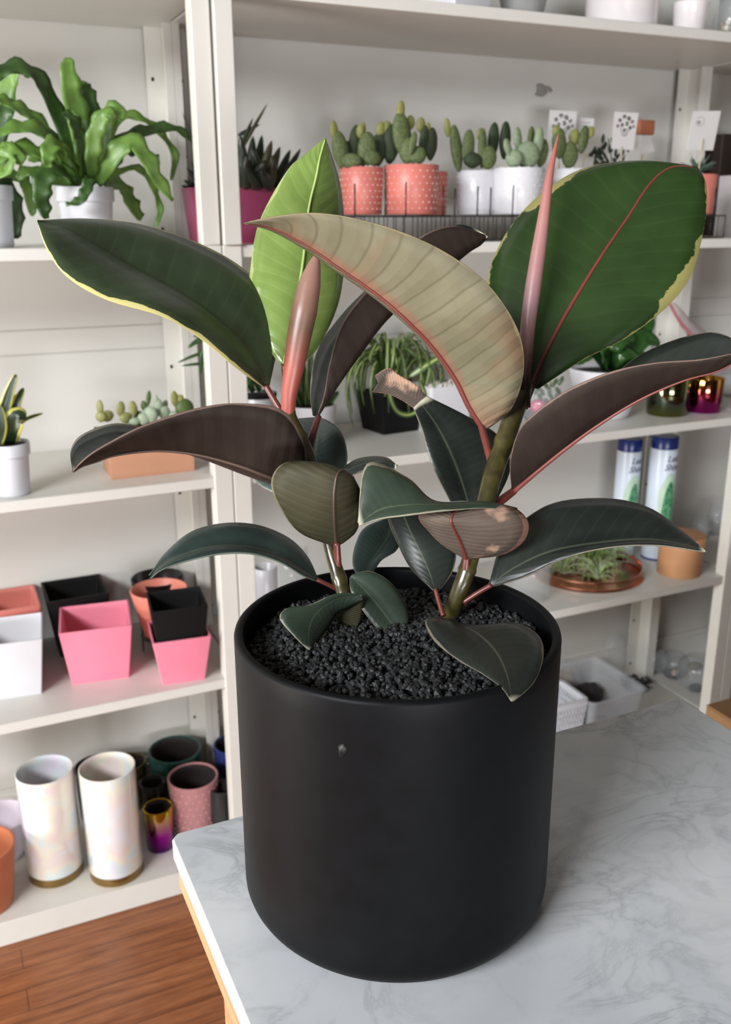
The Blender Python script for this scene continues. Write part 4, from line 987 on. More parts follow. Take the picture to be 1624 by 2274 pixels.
fronds(th, 'leaf', [(20, [(x0, 905, 0), ((x0*2+x1)/3, (905*2+y1)/3, d), (x1, y1, d*2)]) for x0, x1, y1, d in ((668, 656, 800, .0), (676, 670, 780, .02), (684, 690, 768, 0), (694, 712, 775, .02), (704, 730, 800, .0), (712, 745, 835, -.01), (672, 650, 840, -.02), (690, 684, 815, -.03), (700, 712, 830, -.03), (664, 640, 860, -.01), (716, 752, 870, 0))], 1.94, [ALO], fold=.35)
# spider plant in a square black pot
q = onY(876, 884, 1.985); c0 = onZ(876, 962, zt)
hh = onY(876, 880, 1.95).z-zt
sp = square_pot('potted_spider_plant', 'bushy spider plant with striped arching leaves in a square black pot', 'potted plant', q.x+.005, 2.02, zt, .125, .10, hh, BLACKP, .12, soil=.004); O = sp.location
SPI = leafm('spider_leaf', srgb(52, 82, 34), srgb(74, 104, 44), stripe=srgb(176, 188, 120), sw=.2, rough=.35)
rs = random.Random(8)
for k in range(84):
    a_ = rs.random()*2*PI; reach = rs.uniform(.05, .135); rise = rs.uniform(.06, .135); drop = rs.uniform(.0, .13)
    d = Vector((math.cos(a_), math.sin(a_)*.55, 0))
    if d.y > .3: d.y = .3
    b = Vector((d.x*.02, d.y*.02, hh-.003)); curl = Vector((-d.y, d.x, 0))*rs.uniform(-.03, .03)
    P = [b, b+d*reach*.35+Vector((0, 0, rise)), b+d*reach*.8+Vector((0, 0, rise*.95))+curl*.5, b+d*reach*1.05+Vector((0, 0, rise-drop*.6))+curl, b+d*reach*.95+Vector((0, 0, rise-drop*1.25))+curl*1.5]
    P = cat_rom(P, 4); n = len(P); wv_ = rs.uniform(.007, .011)
    P = [Vector((p.x, min(p.y, .075), max(p.z, .006))) for p in P]
    blade(P, [wv_*max(.12, math.sin(PI*(.15+.83*i/(n-1)))**.5) for i in range(n)], (0, -.3, 1), .3, .0006, nx=3).obj('leaf', SPI, sp, uv=True)
fronds(sp, 'plantlet_leaf', [(16, [(905, 838, -.03), (940, 815, -.05), (985, 790, -.06), (1010, 782, -.06)]), (14, [(872, 820, -.06), (850, 870, -.09), (868, 915, -.10), (905, 920, -.10), (935, 890, -.1)]), (14, [(925, 845, -.05), (935, 875, -.07), (930, 905, -.08), (905, 920, -.08)])], 2.0, [SPI])
# white rectangular pot with pebbles
q = onY(1005, 858, 1.915); w2 = 54*pxm(q)
rp = thing('square_pot', 'plain white squared pot topped with white pebbles, right of the spider plant', 'pot', (q.x, 1.965, zt)); hh = q.z-zt
G().loft([rrect(w2*.92, .045, 0, .006), rrect(w2, .05, hh, .006), rrect(w2-.003, .047, hh, .004), rrect(w2-.003, .047, hh-.008, .004)]).obj('pot', WHITEC, rp, True, ang=35)
g = G()
for k in range(120): g.ellipsoid((random.uniform(-1, 1)*(w2-.007), random.uniform(-.042, .042), hh-.004+random.random()*.004), (.004, .0035, .003), None, 6, 4)
tag(g.obj('pebbles', PEB, rp), kind='stuff')
# terrarium with a pink cactus
q = onY(1190, 900, 1.93)
tr = thing('glass_terrarium', 'round glass bowl with a pink cactus and jade leaves behind the right stem', 'terrarium', (q.x, 1.90, zt))
rT = .062
G().lathe([(0, 0), (.03, 0)]+[(rT*math.cos(t_), .052+rT*.85*math.sin(t_)) for t_ in [(-.85+k*.145) for k in range(15)]]+[((rT-.002)*math.cos(t_), .052+(rT-.002)*.85*math.sin(t_)) for t_ in [(-.85+k*.145) for k in range(14, -1, -1)]]+[(.028, .003), (0, .003)], 40).obj('bowl', GLASS, tr)
G().lathe([(0, .006), (.035, .006), (.05, .025), (.045, .032), (0, .034)], 24).obj('gravel', pm('grey_gravel', srgb(120, 126, 124), .8, var=.3, scale=160), tr)
pk = pm('pink_cactus', srgb(206, 84, 126), .6, var=.15, scale=80, bump=.5)
G().ellipsoid(onY(1196, 902, 1.885), (.022, .022, .017), None, 20, 12, 0, lambda q_, d_2: q_*(1+.06*math.sin(8*math.atan2(d_2.y, d_2.x)))).obj('cactus', pk, tr, True, tr.location)
JD = pm('jade_leaf', srgb(70, 88, 56), .4, var=.15)
for x, y in ((1192, 866), (1204, 870), (1214, 858), (1222, 876), (1232, 850), (1240, 868), (1200, 882), (1228, 888), (1216, 892), (1238, 884), (1246, 846)):
    G().ellipsoid(onY(x, y, 1.89+random.uniform(-.01, .02)), (.006, .005, .013), Matrix.Rotation(random.uniform(-1.2, 1.2), 3, 'Y'), 8, 6).obj('leaf', JD, tr, True, tr.location)
G().tube([onY(1225, 905, 1.9), onY(1222, 840, 1.9)], .002, 6).obj('leaf_stem', JD, tr, True, tr.location)
# white bowl with broad dark leaves
th, rt, rb, h = round_pot('potted_plant', 'white bowl planter with broad glossy dark green leaves by the rear post', 'potted plant', 1348, 1.93, zt, 168, 110, 816, WHITEC, soil=.012)
BRD = leafm('broad_leaf', srgb(30, 62, 26), srgb(44, 82, 34), rough=.2)
fronds(th, 'leaf', [(40, [(1350, 815, 0), (1400, 770, 0), (1430, 735, 0), (1450, 706, 0)]), (50, [(1350, 815, 0), (1390, 780, -.03), (1430, 752, -.04), (1466, 765, -.05)]), (52, [(1340, 818, 0), (1345, 780, -.05), (1375, 750, -.06), (1410, 745, -.06)]), (44, [(1340, 818, 0), (1310, 780, -.03), (1290, 790, -.04), (1280, 808, -.05)]),
                    (50, [(1350, 818, 0), (1355, 760, .02), (1370, 720, .02), (1380, 690, .02)]), (44, [(1345, 815, 0), (1310, 750, .02), (1290, 720, .02)]), (44, [(1360, 820, 0), (1400, 795, -.05), (1435, 795, -.06), (1450, 805, -.06)]), (40, [(1355, 818, 0), (1370, 790, -.06), (1395, 780, -.07), (1420, 790, -.07)])], 1.93, [BRD], fold=.25)
# mirrored metallic pots
def mirror_mat(name, stops, rough=.08):
    a = NT(name); oc = a.obj(); sep = a.n('ShaderNodeSeparateXYZ'); a.l(oc, sep.inputs[0])
    mp = a.n('ShaderNodeMapRange'); a.l(a.math('ADD', sep.outputs[2], a.math('MULTIPLY', a.noise(14, 2, oc), .03)), mp.inputs[0]); mp.inputs[1].default_value = .01; mp.inputs[2].default_value = .11
    lw = a.n('ShaderNodeLayerWeight'); lw.inputs[0].default_value = .4
    a.l(a.ramp(mp.outputs[0], stops), a.b.inputs['Base Color']); a.b.inputs['Metallic'].default_value = 1; a.b.inputs['Roughness'].default_value = rough; return a.m
MIRY = mirror_mat('yellow_mirror_metal', [(0, srgb(120, 118, 50)), (.4, srgb(96, 108, 96)), (1, srgb(130, 128, 70))]); MIRM = mirror_mat('magenta_mirror_metal', [(0, srgb(150, 30, 130)), (.45, srgb(140, 50, 80)), (1, srgb(170, 130, 40))])
for px_, Y_, w_, yt, mt, lb in ((1487, 1.875, 92, 838, MIRY, 'mirror-finish pot with a yellow-green sheen'), (1568, 1.865, 82, 838, MIRM, 'mirror-finish pot shading from gold to magenta, on the middle shelf')):
    round_pot('metallic_pot', lb, 'pot', px_, Y_, zt, w_, w_*.95, yt, mt, t=.002, seg=56, soil=.02, group='mirror-finish pots')
q = onZ(1600, 886, zt); th = thing('glass_cup', 'clear glass cup beside the magenta mirrored pot at the right edge', 'glass', (q.x+.075, q.y+.02, zt))
G().lathe([(0, 0), (.034, 0), (.040, .004), (.043, .085), (.041, .085), (.038, .006), (0, .005)], 40).obj('glass', GLASS, th)
# clear plastic sleeve with pink edges
q = onY(1560, 745, 2.05); sl = thing('plastic_sleeve', 'clear plastic sleeve with pink edges leaning beside the rear post', 'sleeve', (q.x, 2.04, zt))
CLP = pm('thin_clear_plastic', srgb(206, 190, 190), .25, alpha=.35, trans=.0); PNKP = pm('pink_clear_plastic', srgb(214, 120, 134), .3, alpha=.75)
A_ = [onY(x, y, 2.03) for x, y in ((1486, 672), (1510, 715), (1540, 752), (1580, 830))]; B_ = [onY(x, y, 2.06) for x, y in ((1492, 672), (1530, 705), (1575, 745), (1640, 830))]
A_ = cat_rom(A_, 5); B_ = cat_rom(B_, 5); V = []; F = []; n = len(A_)
for i in range(n):
    for k in range(6): u = k/5; V.append(A_[i].lerp(B_[i], u)+Vector((0, -.02*math.sin(u*PI), 0)))
for i in range(n-1):
    for k in range(5): a0 = i*6+k; F.append((a0, a0+1, a0+7, a0+6))
o = G().add(V, F).obj('sheet', CLP, sl, True, sl.location); md = o.modifiers.new('thickness', 'SOLIDIFY'); md.thickness = .0004
G().tube([a+Vector((0, -.001, 0)) for a in A_], [.004]*n, 8).obj('pink_edge', PNKP, sl, True, sl.location)
# ================================================================== LEFT UNIT, LOW SHELF: square pots
zt = ZT['low']
def sq4(label, name, cat, fbl, fbr, ytl, mat, flare, group='square metal pots', soil=None):
    """fbl, fbr: front bottom corners in the photograph on this shelf; ytl: a pixel (x, y) on the front top edge"""
    a0 = onZ(*fbl, zt); b0 = onZ(*fbr, zt); w = (b0-a0).length; ang = math.atan2(b0.y-a0.y, b0.x-a0.x)
    n_ = Vector((-math.sin(ang), math.cos(ang), 0)); c = (a0+b0)/2+n_*w/2
    f = (a0+b0)/2-n_*(flare-1)*w/2
    d = ray(*ytl); s = f.y/d.y; htop = CAMZ+d.z*s-zt
    return square_pot(name, label, cat, c.x, c.y, zt, w*flare, w, htop, mat, ang, .004, group, .0025, soil), w, htop
pinkA, w_, h_ = sq4('wide pink square tapered pot, empty, standing alone in front', 'square_pot', 'pot', (160, 1521), (287, 1504), (215, 1398), PINK, 1.25)
pinkB, w2_, h2_ = sq4('pink square tapered pot with a black pot stacked inside it', 'square_pot', 'pot', (362, 1522), (456, 1508), (408, 1421), PINK, 1.36)
c = pinkB.location
hb = onY(400, 1351, c.y-w2_*.60).z-(zt+.03)
blk = square_pot('square_pot', 'black square tapered pot stacked inside the pink pot', 'pot', c.x, c.y, zt+.036, w2_*1.30, w2_*.98, hb-.006, BLACKP, pinkB.rotation_euler.z, .004, 'square metal pots', .0025)
wA, w3, h3 = sq4('white square tapered pot at the left edge of the low shelf', 'square_pot', 'pot', (-42, 1560), (93, 1540), (40, 1425), WHITEC, 1.24)
# black wide square pot behind, coral square pot behind
q = onY(165, 1330, 1.99)
square_pot('square_pot', 'large black square pot behind the pink pot', 'pot', .217, 2.071, zt, .134, .10, .143, BLACKP, 0, .005, 'square metal pots', .003)
square_pot('square_pot', 'coral square pot behind the white square pot', 'pot', .069, 2.071, zt, .134, .10, .141, CORAL, 0, .005, 'square metal pots', .003)
# coral round pot on a black wire stand, black round pot behind
c = onY(352, 1300, 1.95); m = pxm(c); rW = 63*m
zr = onY(352, 1306, 1.95).z; z0 = zt+.05
ws = thing('wire_pot_stand', 'thin black wire stand under the coral round pot', 'stand', (c.x, 1.95, zt))
g = G(); g.tube([(rW*.72*math.cos(k*PI/12), rW*.72*math.sin(k*PI/12), .046) for k in range(25)], .0016, 6); g.obj('ring', BLACKW, ws)
for k in range(4):
    a_ = PI/4+k*PI/2+.3; G().tube([(rW*.72*math.cos(a_), rW*.72*math.sin(a_), .085), (rW*.72*math.cos(a_), rW*.72*math.sin(a_), .001)], .0018, 6).obj('leg', BLACKW, ws)
cr = thing('round_pot', 'coral round tapered pot, empty, on the wire stand', 'pot', (c.x, 1.95, zt+.048))
G().lathe(potprof(rW, rW*.62, zr-zt-.048, .004), 56).obj('pot', pm('coral_round_glaze', srgb(214, 130, 112), .4, var=.02), cr, ang=50)
c2 = onY(348, 1278, 2.06); bl = thing('round_pot', 'glossy black round pot behind the coral round pot', 'pot', (c2.x, 2.05, zt))
G().lathe(potprof(.062, .042, c2.z-zt, .004), 48).obj('pot', pm('glossy_black', (.008, .008, .008), .12), bl, ang=50)
# ================================================================== MIDDLE UNIT, LOW SHELF
round_pot('cylinder_pot', 'small white cylinder pot just right of the post on the low shelf', 'pot', 589, 1.93, zt, 54, 52, 1258, WHITEC)
def tumbler(label, px, yb, w, ytop, flare=1.0, mat=None, name='glass_jar', grp='clear glass jars on the low shelf', seg=40):
    p = onZ(px, yb, zt); r = w/2*pxm(p); cy_ = p.y+r
    x_ = onY(px, yb, cy_).x; c_ = Vector((p.x+ (RT*0).x, cy_, zt)); hh = onY(px, ytop, p.y).z-zt
    t_ = thing(name, label, 'glass', (p.x, cy_, zt), group=grp)
    G().lathe([(0, 0), (r*.9, 0), (r*.96, .004), (r*flare, hh), (r*flare-.002, hh), (r*.94-.002, .008), (0, .006)], seg).obj('glass', mat or GLASS, t_); return t_
tumbler('stack of clear glass jars on the low shelf just right of the black pot', 1202, 1342, 96, 1215)
tumbler('clear glass jar on the low shelf behind the pot rim at left', 660, 1330, 80, 1222)
tumbler('wide clear glass jar on the low shelf behind the centre leaves', 1010, 1330, 120, 1190)
# copper tray with air plants
q = onZ(1362, 1316, zt); rX = 121*pxm(onY(1365, 1290, q.y+.1))
cY = q.y+rX; tr = thing('copper_tray', 'round copper tray with pierced gallery rim', 'tray', (onZ(1362, 1316, zt).x+.028, min(cY, 1.985), zt))
COP = pm('polished_copper', srgb(196, 134, 106), .2, metal=1, var=.03)
rX = min(rX, .150); hT = .028
G().lathe([(0, 0), (rX+.004, 0), (rX+.006, .002), (rX+.004, .004), (rX-.002, .005), (0, .004)], 96).obj('base', COP, tr, ang=50)
g = G(); g.lathe([(rX-.0012, hT-.004), (rX+.0015, hT-.004), (rX+.0015, hT), (rX-.0012, hT)], 96); g.lathe([(rX-.0012, .004), (rX+.0015, .004), (rX+.0015, .008), (rX-.0012, .008)], 96)
for k in range(130):
    a_ = 2*PI*k/130; x, y = rX*math.cos(a_), rX*math.sin(a_); g.tube([(x, y, .007), (x, y, hT-.003)], .0014, 4)
g.obj('gallery', COP, tr, ang=50)
AIR = [pm('air_plant_silver', srgb(168, 178, 146), .6, var=.1), pm('air_plant_green', srgb(120, 154, 66), .55, var=.1), pm('air_plant_dark', srgb(62, 78, 40), .6, var=.1)]
O = tr.location; ra = random.Random(4)
names = ['silver-grey curly air plant in the copper tray, at its left', 'bright green air plant in the middle of the copper tray', 'pale green air plant at the right of the copper tray', 'dark green air plant at the back of the copper tray', 'grey-green spiky air plant at the front of the copper tray', 'thin-leaved air plant at the back left of the copper tray', 'tufted air plant at the back right of the copper tray']
for i, (ax, ay, mt) in enumerate(((-.08, 0, 0), (.01, .0, 1), (.085, .01, 0), (.02, .085, 2), (-.02, -.075, 0), (-.06, .075, 2), (.085, .07, 1))):
    ap = thing('air_plant', names[i], 'air plant', (O.x+ax, O.y+ay, O.z+.0055), group='air plants in the copper tray')
    for k in range(64):
        a_ = ra.random()*2*PI; L_ = ra.uniform(.03, .07); d = Vector((math.cos(a_), math.sin(a_), 0)); up_ = ra.uniform(.01, .055); cu = Vector((-d.y, d.x, 0))*ra.uniform(-.02, .02)
        mx = rX-.006
        P = [Vector((0, 0, .004)), d*L_*.4+Vector((0, 0, up_)), d*L_*.85+Vector((0, 0, up_*1.1))+cu*.5, d*L_*.95+Vector((0, 0, up_*.5+.003))+cu]
        Q = []
        for p in P:
            w_2 = Vector((p.x+ax, p.y+ay)); 
            if w_2.length > mx: w_2 = w_2*(mx/w_2.length)
            Q.append(Vector((w_2.x-ax, w_2.y-ay, p.z)))
        Q = cat_rom(Q, 4); n = len(Q)
        G().tube(Q, [.0016*(1-.85*j/(n-1)) for j in range(n)], 5).obj('leaf', AIR[mt] if ra.random() < .7 else AIR[(mt+1) % 3], ap)
# round bentwood box
p = onZ(1534, 1287, zt); r = 48*pxm(p); TAN = pm('tan_bentwood', srgb(180, 132, 92), .6, var=.05, scale=14)
bx = thing('bentwood_box', 'round tan wooden box with lid, right of the copper tray', 'box', (p.x+.012, p.y+r, zt)); hb = onY(1538, 1215, p.y).z-zt
G().lathe([(0, 0), (r, 0), (r, hb-.002), (0, hb-.002)], 64).obj('box', TAN, bx, ang=40)
G().lathe([(0, hb+.012), (0, hb+.016), (r+.003, hb+.016), (r+.0035, hb+.015), (r+.0035, hb-.018), (r+.0005, hb-.018), (r+.0005, hb+.012)][1:6], 64).obj('lid', TAN, bx, ang=40)
# spray cans with lettering
NAVY = pm('navy_plastic', srgb(20, 40, 110), .3, var=.03); CANW = pm('pale_blue_white_can', srgb(206, 218, 232), .3, var=.02); TXT = pm('dark_blue_ink', srgb(36, 50, 84), .5)
LGR = pm('pale_green_label', srgb(186, 214, 190), .4, var=.05); FOL = pm('label_foliage_green', srgb(30, 112, 70), .45, var=.35, scale=90, col2=srgb(110, 170, 130))
def can(px, Y, label, wpx=58, ycap=967):
    cc = onY(px, ycap, Y); r = wpx/2*pxm(cc); hC = cc.z-zt
    t_ = thing('spray_can', label, 'spray can', (cc.x, Y, zt), group='leaf shine spray cans')
    G().lathe([(0, 0), (r*.97, 0), (r, .003), (r, hC-.036), (r*.985, hC-.034), (0, hC-.034)], 48).obj('body', CANW, t_, ang=50)
    G().lathe([(0, .0), (r*1.012, 0), (r*1.012, .006), (r*.9, .006)], 48).obj('bottom_ring', NAVY, t_, ang=50)
    G().lathe([(r*.99, hC-.034), (r*.99, hC-.003), (r*.93, hC), (0, hC)], 48).obj('cap', NAVY, t_, ang=50)
    fa = math.atan2(-Y, -cc.x)+.80          # writing faces to the right of the camera
    def wrap(u, z, e=.0003): a_ = fa+u/r; return Vector(((r+e)*math.cos(a_), (r+e)*math.sin(a_), z))
    for s_, z_, sz in (('Leaf', hC-.068, .026), ('Shine', hC-.092, .026)):
        tc = bpy.data.curves.new('t', 'FONT'); tc.body = s_; tc.size = sz; tc.shear = .3; tc.extrude = 0; tc.align_x = 'CENTER'; tc.offset = .0004; tc.resolution_u = 3
        to = bpy.data.objects.new('t', tc); COL.objects.link(to); bpy.context.view_layer.update()
        me = bpy.data.meshes.new_from_object(to.evaluated_get(bpy.context.evaluated_depsgraph_get())); bpy.data.objects.remove(to)
        V = [wrap(v.co.x*.9, z_+v.co.y) for v in me.vertices]; mk('lettering', V, [tuple(p_.vertices) for p_ in me.polygons], TXT, t_, False)
    def patch(name, u0, u1, z0, z1, e, mat, fn=None):
        V = []; F = []; n1, n2 = 20, 10
        for j in range(n2+1):
            for i in range(n1+1):
                u = u0+(u1-u0)*i/n1; zb_, zt_2 = z0, z1
                if fn: zt_2 = z0+(z1-z0)*fn(i/n1)
                V.append(wrap(u, zb_+(zt_2-zb_)*j/n2, e))
        for j in range(n2):
            for i in range(n1): a0 = j*(n1+1)+i; F.append((a0, a0+1, a0+n1+2, a0+n1+1))
        mk(name, V, F, mat, t_, True)
    patch('label_panel', -.034, .028, .05, hC-.100, .0002, LGR, lambda u: 1-.25*abs(2*u-1)**2)
    patch('label_foliage', -.028, .024, .045, hC-.125, .0004, FOL, lambda u: max(.05, math.sqrt(max(0, 1-(2*u-1)**2))))
can(1401, 2.02, 'pale spray can with navy cap and leaf label, the left one', 54, 973)
can(1479, 1.97, 'pale spray can with navy cap and leaf label, the right one', 60, 967)
# glass bits behind the box
for px_, yb_, w_, yt_, lb in ((1548, 1215, 50, 1150, 'small clear glass piece behind the bentwood box, leftmost'), (1582, 1208, 44, 1122, 'clear glass cup behind the bentwood box')):
    p = onY(px_, yb_, 2.06); r_ = w_/2*pxm(p); q = thing('glass_cup', lb, 'glass', (p.x, 2.05, zt), group='glassware behind the bentwood box'); h_9 = onY(px_, yt_, 2.05).z-zt
    G().lathe([(0, 0), (r_*.8, 0), (r_, h_9*.5), (r_*.9, h_9), (r_*.9-.002, h_9), (r_-.002, h_9*.5), (r_*.78, .004), (0, .004)], 32).obj('glass', GLASS, q)
# ================================================================== LEFT UNIT, BOTTOM SHELF
zt = ZT['bottom']
def base_round(px, yb, w, ytop, wt=None):
    """centre, radius, height from the front foot of a round object"""
    p = onZ(px, yb, zt); m = pxm(p); r = w/2*m; d = Vector((p.x, p.y, 0)).normalized(); c_ = p+d*r
    f = p; hh = onY(px, ytop, f.y).z-zt
    return c_, r, hh
GOLD = pm('brushed_gold', srgb(150, 122, 74), .3, metal=.9, var=.06)
def irid(name, seed):
    a = NT(name); oc = a.obj(); mp = a.n('ShaderNodeMapping'); a.l(oc, mp.inputs[0]); mp.inputs['Scale'].default_value = (1, 1, 1.1); mp.inputs['Location'].default_value = (seed, seed, 0)
    nz = a.noise(10, 2, mp.outputs[0], .6)
    c = a.ramp(nz, [(.3, srgb(222, 216, 236)), (.42, srgb(214, 232, 236)), (.5, srgb(240, 232, 206)), (.58, srgb(238, 216, 210)), (.7, srgb(230, 228, 232))])
    a.l(a.mix(.3, c, srgb(204, 202, 204)), a.b.inputs['Base Color']); a.b.inputs['Roughness'].default_value = .12; a.b.inputs['Coat Weight'].default_value = .6
    a.b.inputs['Thin Film Thickness'].default_value = 420; a.b.inputs['Thin Film IOR'].default_value = 1.5; return a.m
for (px_, yb_, w_, yt_, sd, lb) in ((268, 1984, 122, 1742, 1.3, 'iridescent white cylinder vase with gold base, the one nearer the table'), (130, 1971, 122, 1735, 4.1, 'iridescent white cylinder vase with gold base, next to the terracotta pot')):
    c_, r, hh = base_round(px_, yb_, w_, yt_); r = max(r, .05)
    hh = hh
    v = thing('cylinder_vase', lb, 'vase', (c_.x, max(c_.y, FY+.012+r), zt), group='iridescent cylinder vases')
    G().lathe([(0, 0), (r*.98, 0), (r*.985, .001), (r*.985, .019), (0, .019)], 64).obj('base', GOLD, v, ang=50)
    G().lathe([(r*.96, .019), (r, .022), (r, hh-.001), (r-.0015, hh), (r-.003, hh-.001), (r-.003, .026), (0, .025)], 64).obj('vase', irid('iridescent_white_%d' % sd, sd), v, ang=50)
c_, r, hh = base_round(-10, 2052, 130, 1930)
TER = pm('terracotta', srgb(186, 108, 72), .8, var=.06, scale=18, bump=.1)
v = thing('terracotta_pot', 'unglazed terracotta pot at the bottom left edge', 'pot', (c_.x-.012, max(c_.y, FY+.02+r), zt))
hh = onY(0, 1905, FY+.02).z-zt
G().lathe(potprof(r*1.20, r*.92, hh, .006), 64).obj('pot', TER, v, ang=50)
c_, r, hh = base_round(10, 1842, 90, 1790); v = thing('bowl_planter', 'pale lilac glazed bowl behind the vases at the left edge', 'pot', (c_.x-.01, 2.0, zt))
G().lathe([(0, 0), (.045, 0), (.062, .03), (.070, .09), (.068, .1), (.064, .1), (.065, .09), (.057, .03), (.04, .006), (0, .005)], 56).obj('pot', pm('lilac_glaze', srgb(222, 212, 222), .15, coat=.5, var=.02), v, ang=60)
INN = pm('dark_pot_inside', srgb(40, 33, 30), .8)  # dark brown lining for the pot interiors
TEAL = pm('speckled_teal_glaze', srgb(44, 84, 76), .35, var=.3, scale=140, bump=.2)
def lump(name, label, px_, Y_, w_, yt_, mat, taper=.9, h=None, dotm=None):
    r_ = round_pot(name, label, 'pot', px_, Y_, zt, w_, w_*taper, yt_, mat, t=.005)
    rt, rb, h = r_[1:]
    G().lathe([(rt-.0056, h-.004), (rb-.0056, .0068), (0, .0066), (0, .0086), (rb-.0070, .0090), (rt-.0070, h-.004), (rt-.0056, h-.004)], 48).obj('inner_wall', INN, r_[0], ang=50)
    return r_
lump('round_pot', 'dark teal speckled round pot at the back of the bottom shelf', 388, 2.03, 116, 1662, TEAL, .85)
th, rt, rb, h = lump('round_pot', 'dusty pink dotted round pot near the table corner', 428, 1.90, 112, 1722, pm('dusty_pink_glaze', srgb(182, 128, 128), .45, var=.08, scale=60), .80)
dots(th, rt, rb, h, pm('pale_pink_dots', srgb(232, 190, 190), .35), 9)
MIRP = mirror_mat('purple_mirror_metal', [(0, srgb(60, 10, 110)), (.45, srgb(170, 20, 160)), (1, srgb(200, 170, 60))])
lump('metallic_pot', 'mirror-finish pot shading purple to gold, half hidden behind the vase', 350, 1.875, 66, 1790, MIRP, .92)
lump('round_pot', 'small glossy black round pot above the purple mirrored pot', 338, 1.95, 58, 1735, pm('glossy_black', (.008, .008, .008), .12), .9)
lump('round_pot', 'cobalt blue speckled pot behind the post', 518, 2.0, 88, 1650, pm('cobalt_glaze', srgb(50, 62, 122), .35, var=.2, scale=120), .85)
lump('round_pot', 'very dark round pot at the back behind the iridescent vases', 215, 2.06, 100, 1700, pm('charcoal_glaze', srgb(40, 42, 42), .3, var=.1), .9)
lump('round_pot', 'dark pot with gold flecked rim behind the nearer vase', 285, 2.07, 78, 1690, pm('gold_flecked_glaze', srgb(42, 44, 34), .3, var=.2, scale=90, col2=srgb(104, 88, 40)), .9)
lump('round_pot', 'dark grey pot squeezed against the post beside the pink dotted pot', 492, 1.86, 60, 1745, pm('charcoal_glaze', srgb(40, 42, 42), .3, var=.1), .9)
# ================================================================== RIGHT SIDE, BOTTOM SHELF
# slotted white basket
p = onZ(1240, 1622, zt); O = Vector((1.425, 1.875, zt)); bk = thing('plastic_basket', 'white slotted plastic basket beside the black pot', 'basket', O, .0)
hB = .125
q = onY(1303, 1552, 1.83); x1 = q.x; hB = onY(1296, 1560, 1.82).z-zt; sx_ = .095; O = Vector((x1-sx_, 1.885, zt)); bk.location = O
g = G(); n = 26
def wall_slots(a0, b0, a1, b1, m_):
    """a slotted wall between two top corners / two bottom corners"""
    L_ = (b0-a0).length; t_ = .002
    nn_ = (b0-a0).cross(Vector((0, 0, 1))).normalized()*t_
    def quad(u0, u1, v0, v1):
        P = [a1.lerp(a0, v).lerp(b1.lerp(b0, v), u) for u, v in ((u0, v0), (u1, v0), (u1, v1), (u0, v1))]
        g.add(P+[p_+nn_ for p_ in P], [(0, 1, 2, 3), (7, 6, 5, 4), (0, 4, 5, 1), (1, 5, 6, 2), (2, 6, 7, 3), (3, 7, 4, 0)])
    quad(0, 1, 0, .12); quad(0, 1, .9, 1); N2 = max(4, int(L_/.011))
    for j in range(5): quad(0, 1, .12+.156*j+.10, .12+.156*(j+1))
    for i in range(N2+1): quad(max(0, i/N2-.25/N2), min(1, i/N2+.25/N2), .12, .9)
T4 = [Vector((sx*sx_, sy*.06, hB)) for sx, sy in ((-1, -1), (1, -1), (1, 1), (-1, 1))]; B4 = [Vector((v.x*.86, v.y*.82, .0)) for v in T4]
for i in range(4): wall_slots(T4[i], T4[(i+1) % 4], B4[i], B4[(i+1) % 4], 0)
g.box(-sx_*.86, sx_*.86, -.05, .05, 0, .002)
g.obj('basket', WHITEP, bk, False)
G().loft([rrect(sx_+.004, .064, hB, .014), rrect(sx_+.004, .064, hB+.005, .014), rrect(sx_-.006, .054, hB+.005, .01), rrect(sx_-.006, .054, hB, .01)], cap=False).obj('rim', WHITEP, bk, ang=40)
# clear storage tub
def corner(x, y, z): return onZ(x, y, z)
zt1 = .17
TB = [corner(1448, 1530, zt1), corner(1316, 1462, zt1)]
cA = onY(1447, 1535, 1.80); tubx1 = cA.x; hT_ = min(.17, max(.12, cA.z-zt))
O = Vector((tubx1-.103, 1.925, zt)); tb = thing('storage_tub', 'clear frosted plastic storage tub holding wood and terrarium scraps', 'tub', O)
ro = [rrect(.086, .10, 0, .02), rrect(.098, .118, hT_, .024), rrect(.103, .123, hT_, .026), rrect(.103, .123, hT_+.003, .026), rrect(.096, .116, hT_+.003, .022), rrect(.084, .098, .003, .018)]
g = G().loft(ro); g.obj('tub', FROST, tb, True, ang=40)
WD = pm('brown_bark', srgb(72, 56, 40), .8, var=.3, scale=60, bump=.6); RAFF = pm('straw_moss', srgb(190, 150, 76), .7, var=.3, scale=40, bump=.4); DKR = pm('dark_stone_mix', srgb(50, 46, 50), .7, var=.3, scale=90, bump=.5)
# contents: bark disc, roll, dome of glass with straw
c = Vector((tubx1-.125, 1.875, zt+.004))
th = thing('bark_slice', 'oval dark bark piece lying in the clear tub', 'bark', c); G().ellipsoid((0, 0, .012), (.05, .028, .012), Matrix.Rotation(.25, 3, 'Z'), 24, 10, 0, lambda q_, d_2: q_*(1+.06*noise.noise(d_2*4))).obj('bark', WD, th)
th = thing('wood_roll', 'short tan wooden roll in the clear tub', 'wood', c+Vector((-.02, .05, 0))); G().tube([(-.03, 0, .012), (.035, .01, .012)], .011, 16).obj('roll', pm('tan_roll', srgb(160, 128, 100), .7), th)
th = thing('stone_bag', 'small bag of dark purple-grey stones in the clear tub', 'bag', (tubx1-.085, 1.975, zt+.004))
G().ellipsoid((0, 0, .04), (.055, .04, .038), None, 24, 16, 0, lambda q_, d_2: q_*(1+.14*noise.noise(d_2*3.1))).obj('bag', DKR, th)
th = thing('straw_terrarium', 'glass terrarium with golden straw on dark stones, left of the clear tub', 'terrarium', (onY(1272, 1500, 2.03).x, 2.065, zt)); O = th.location
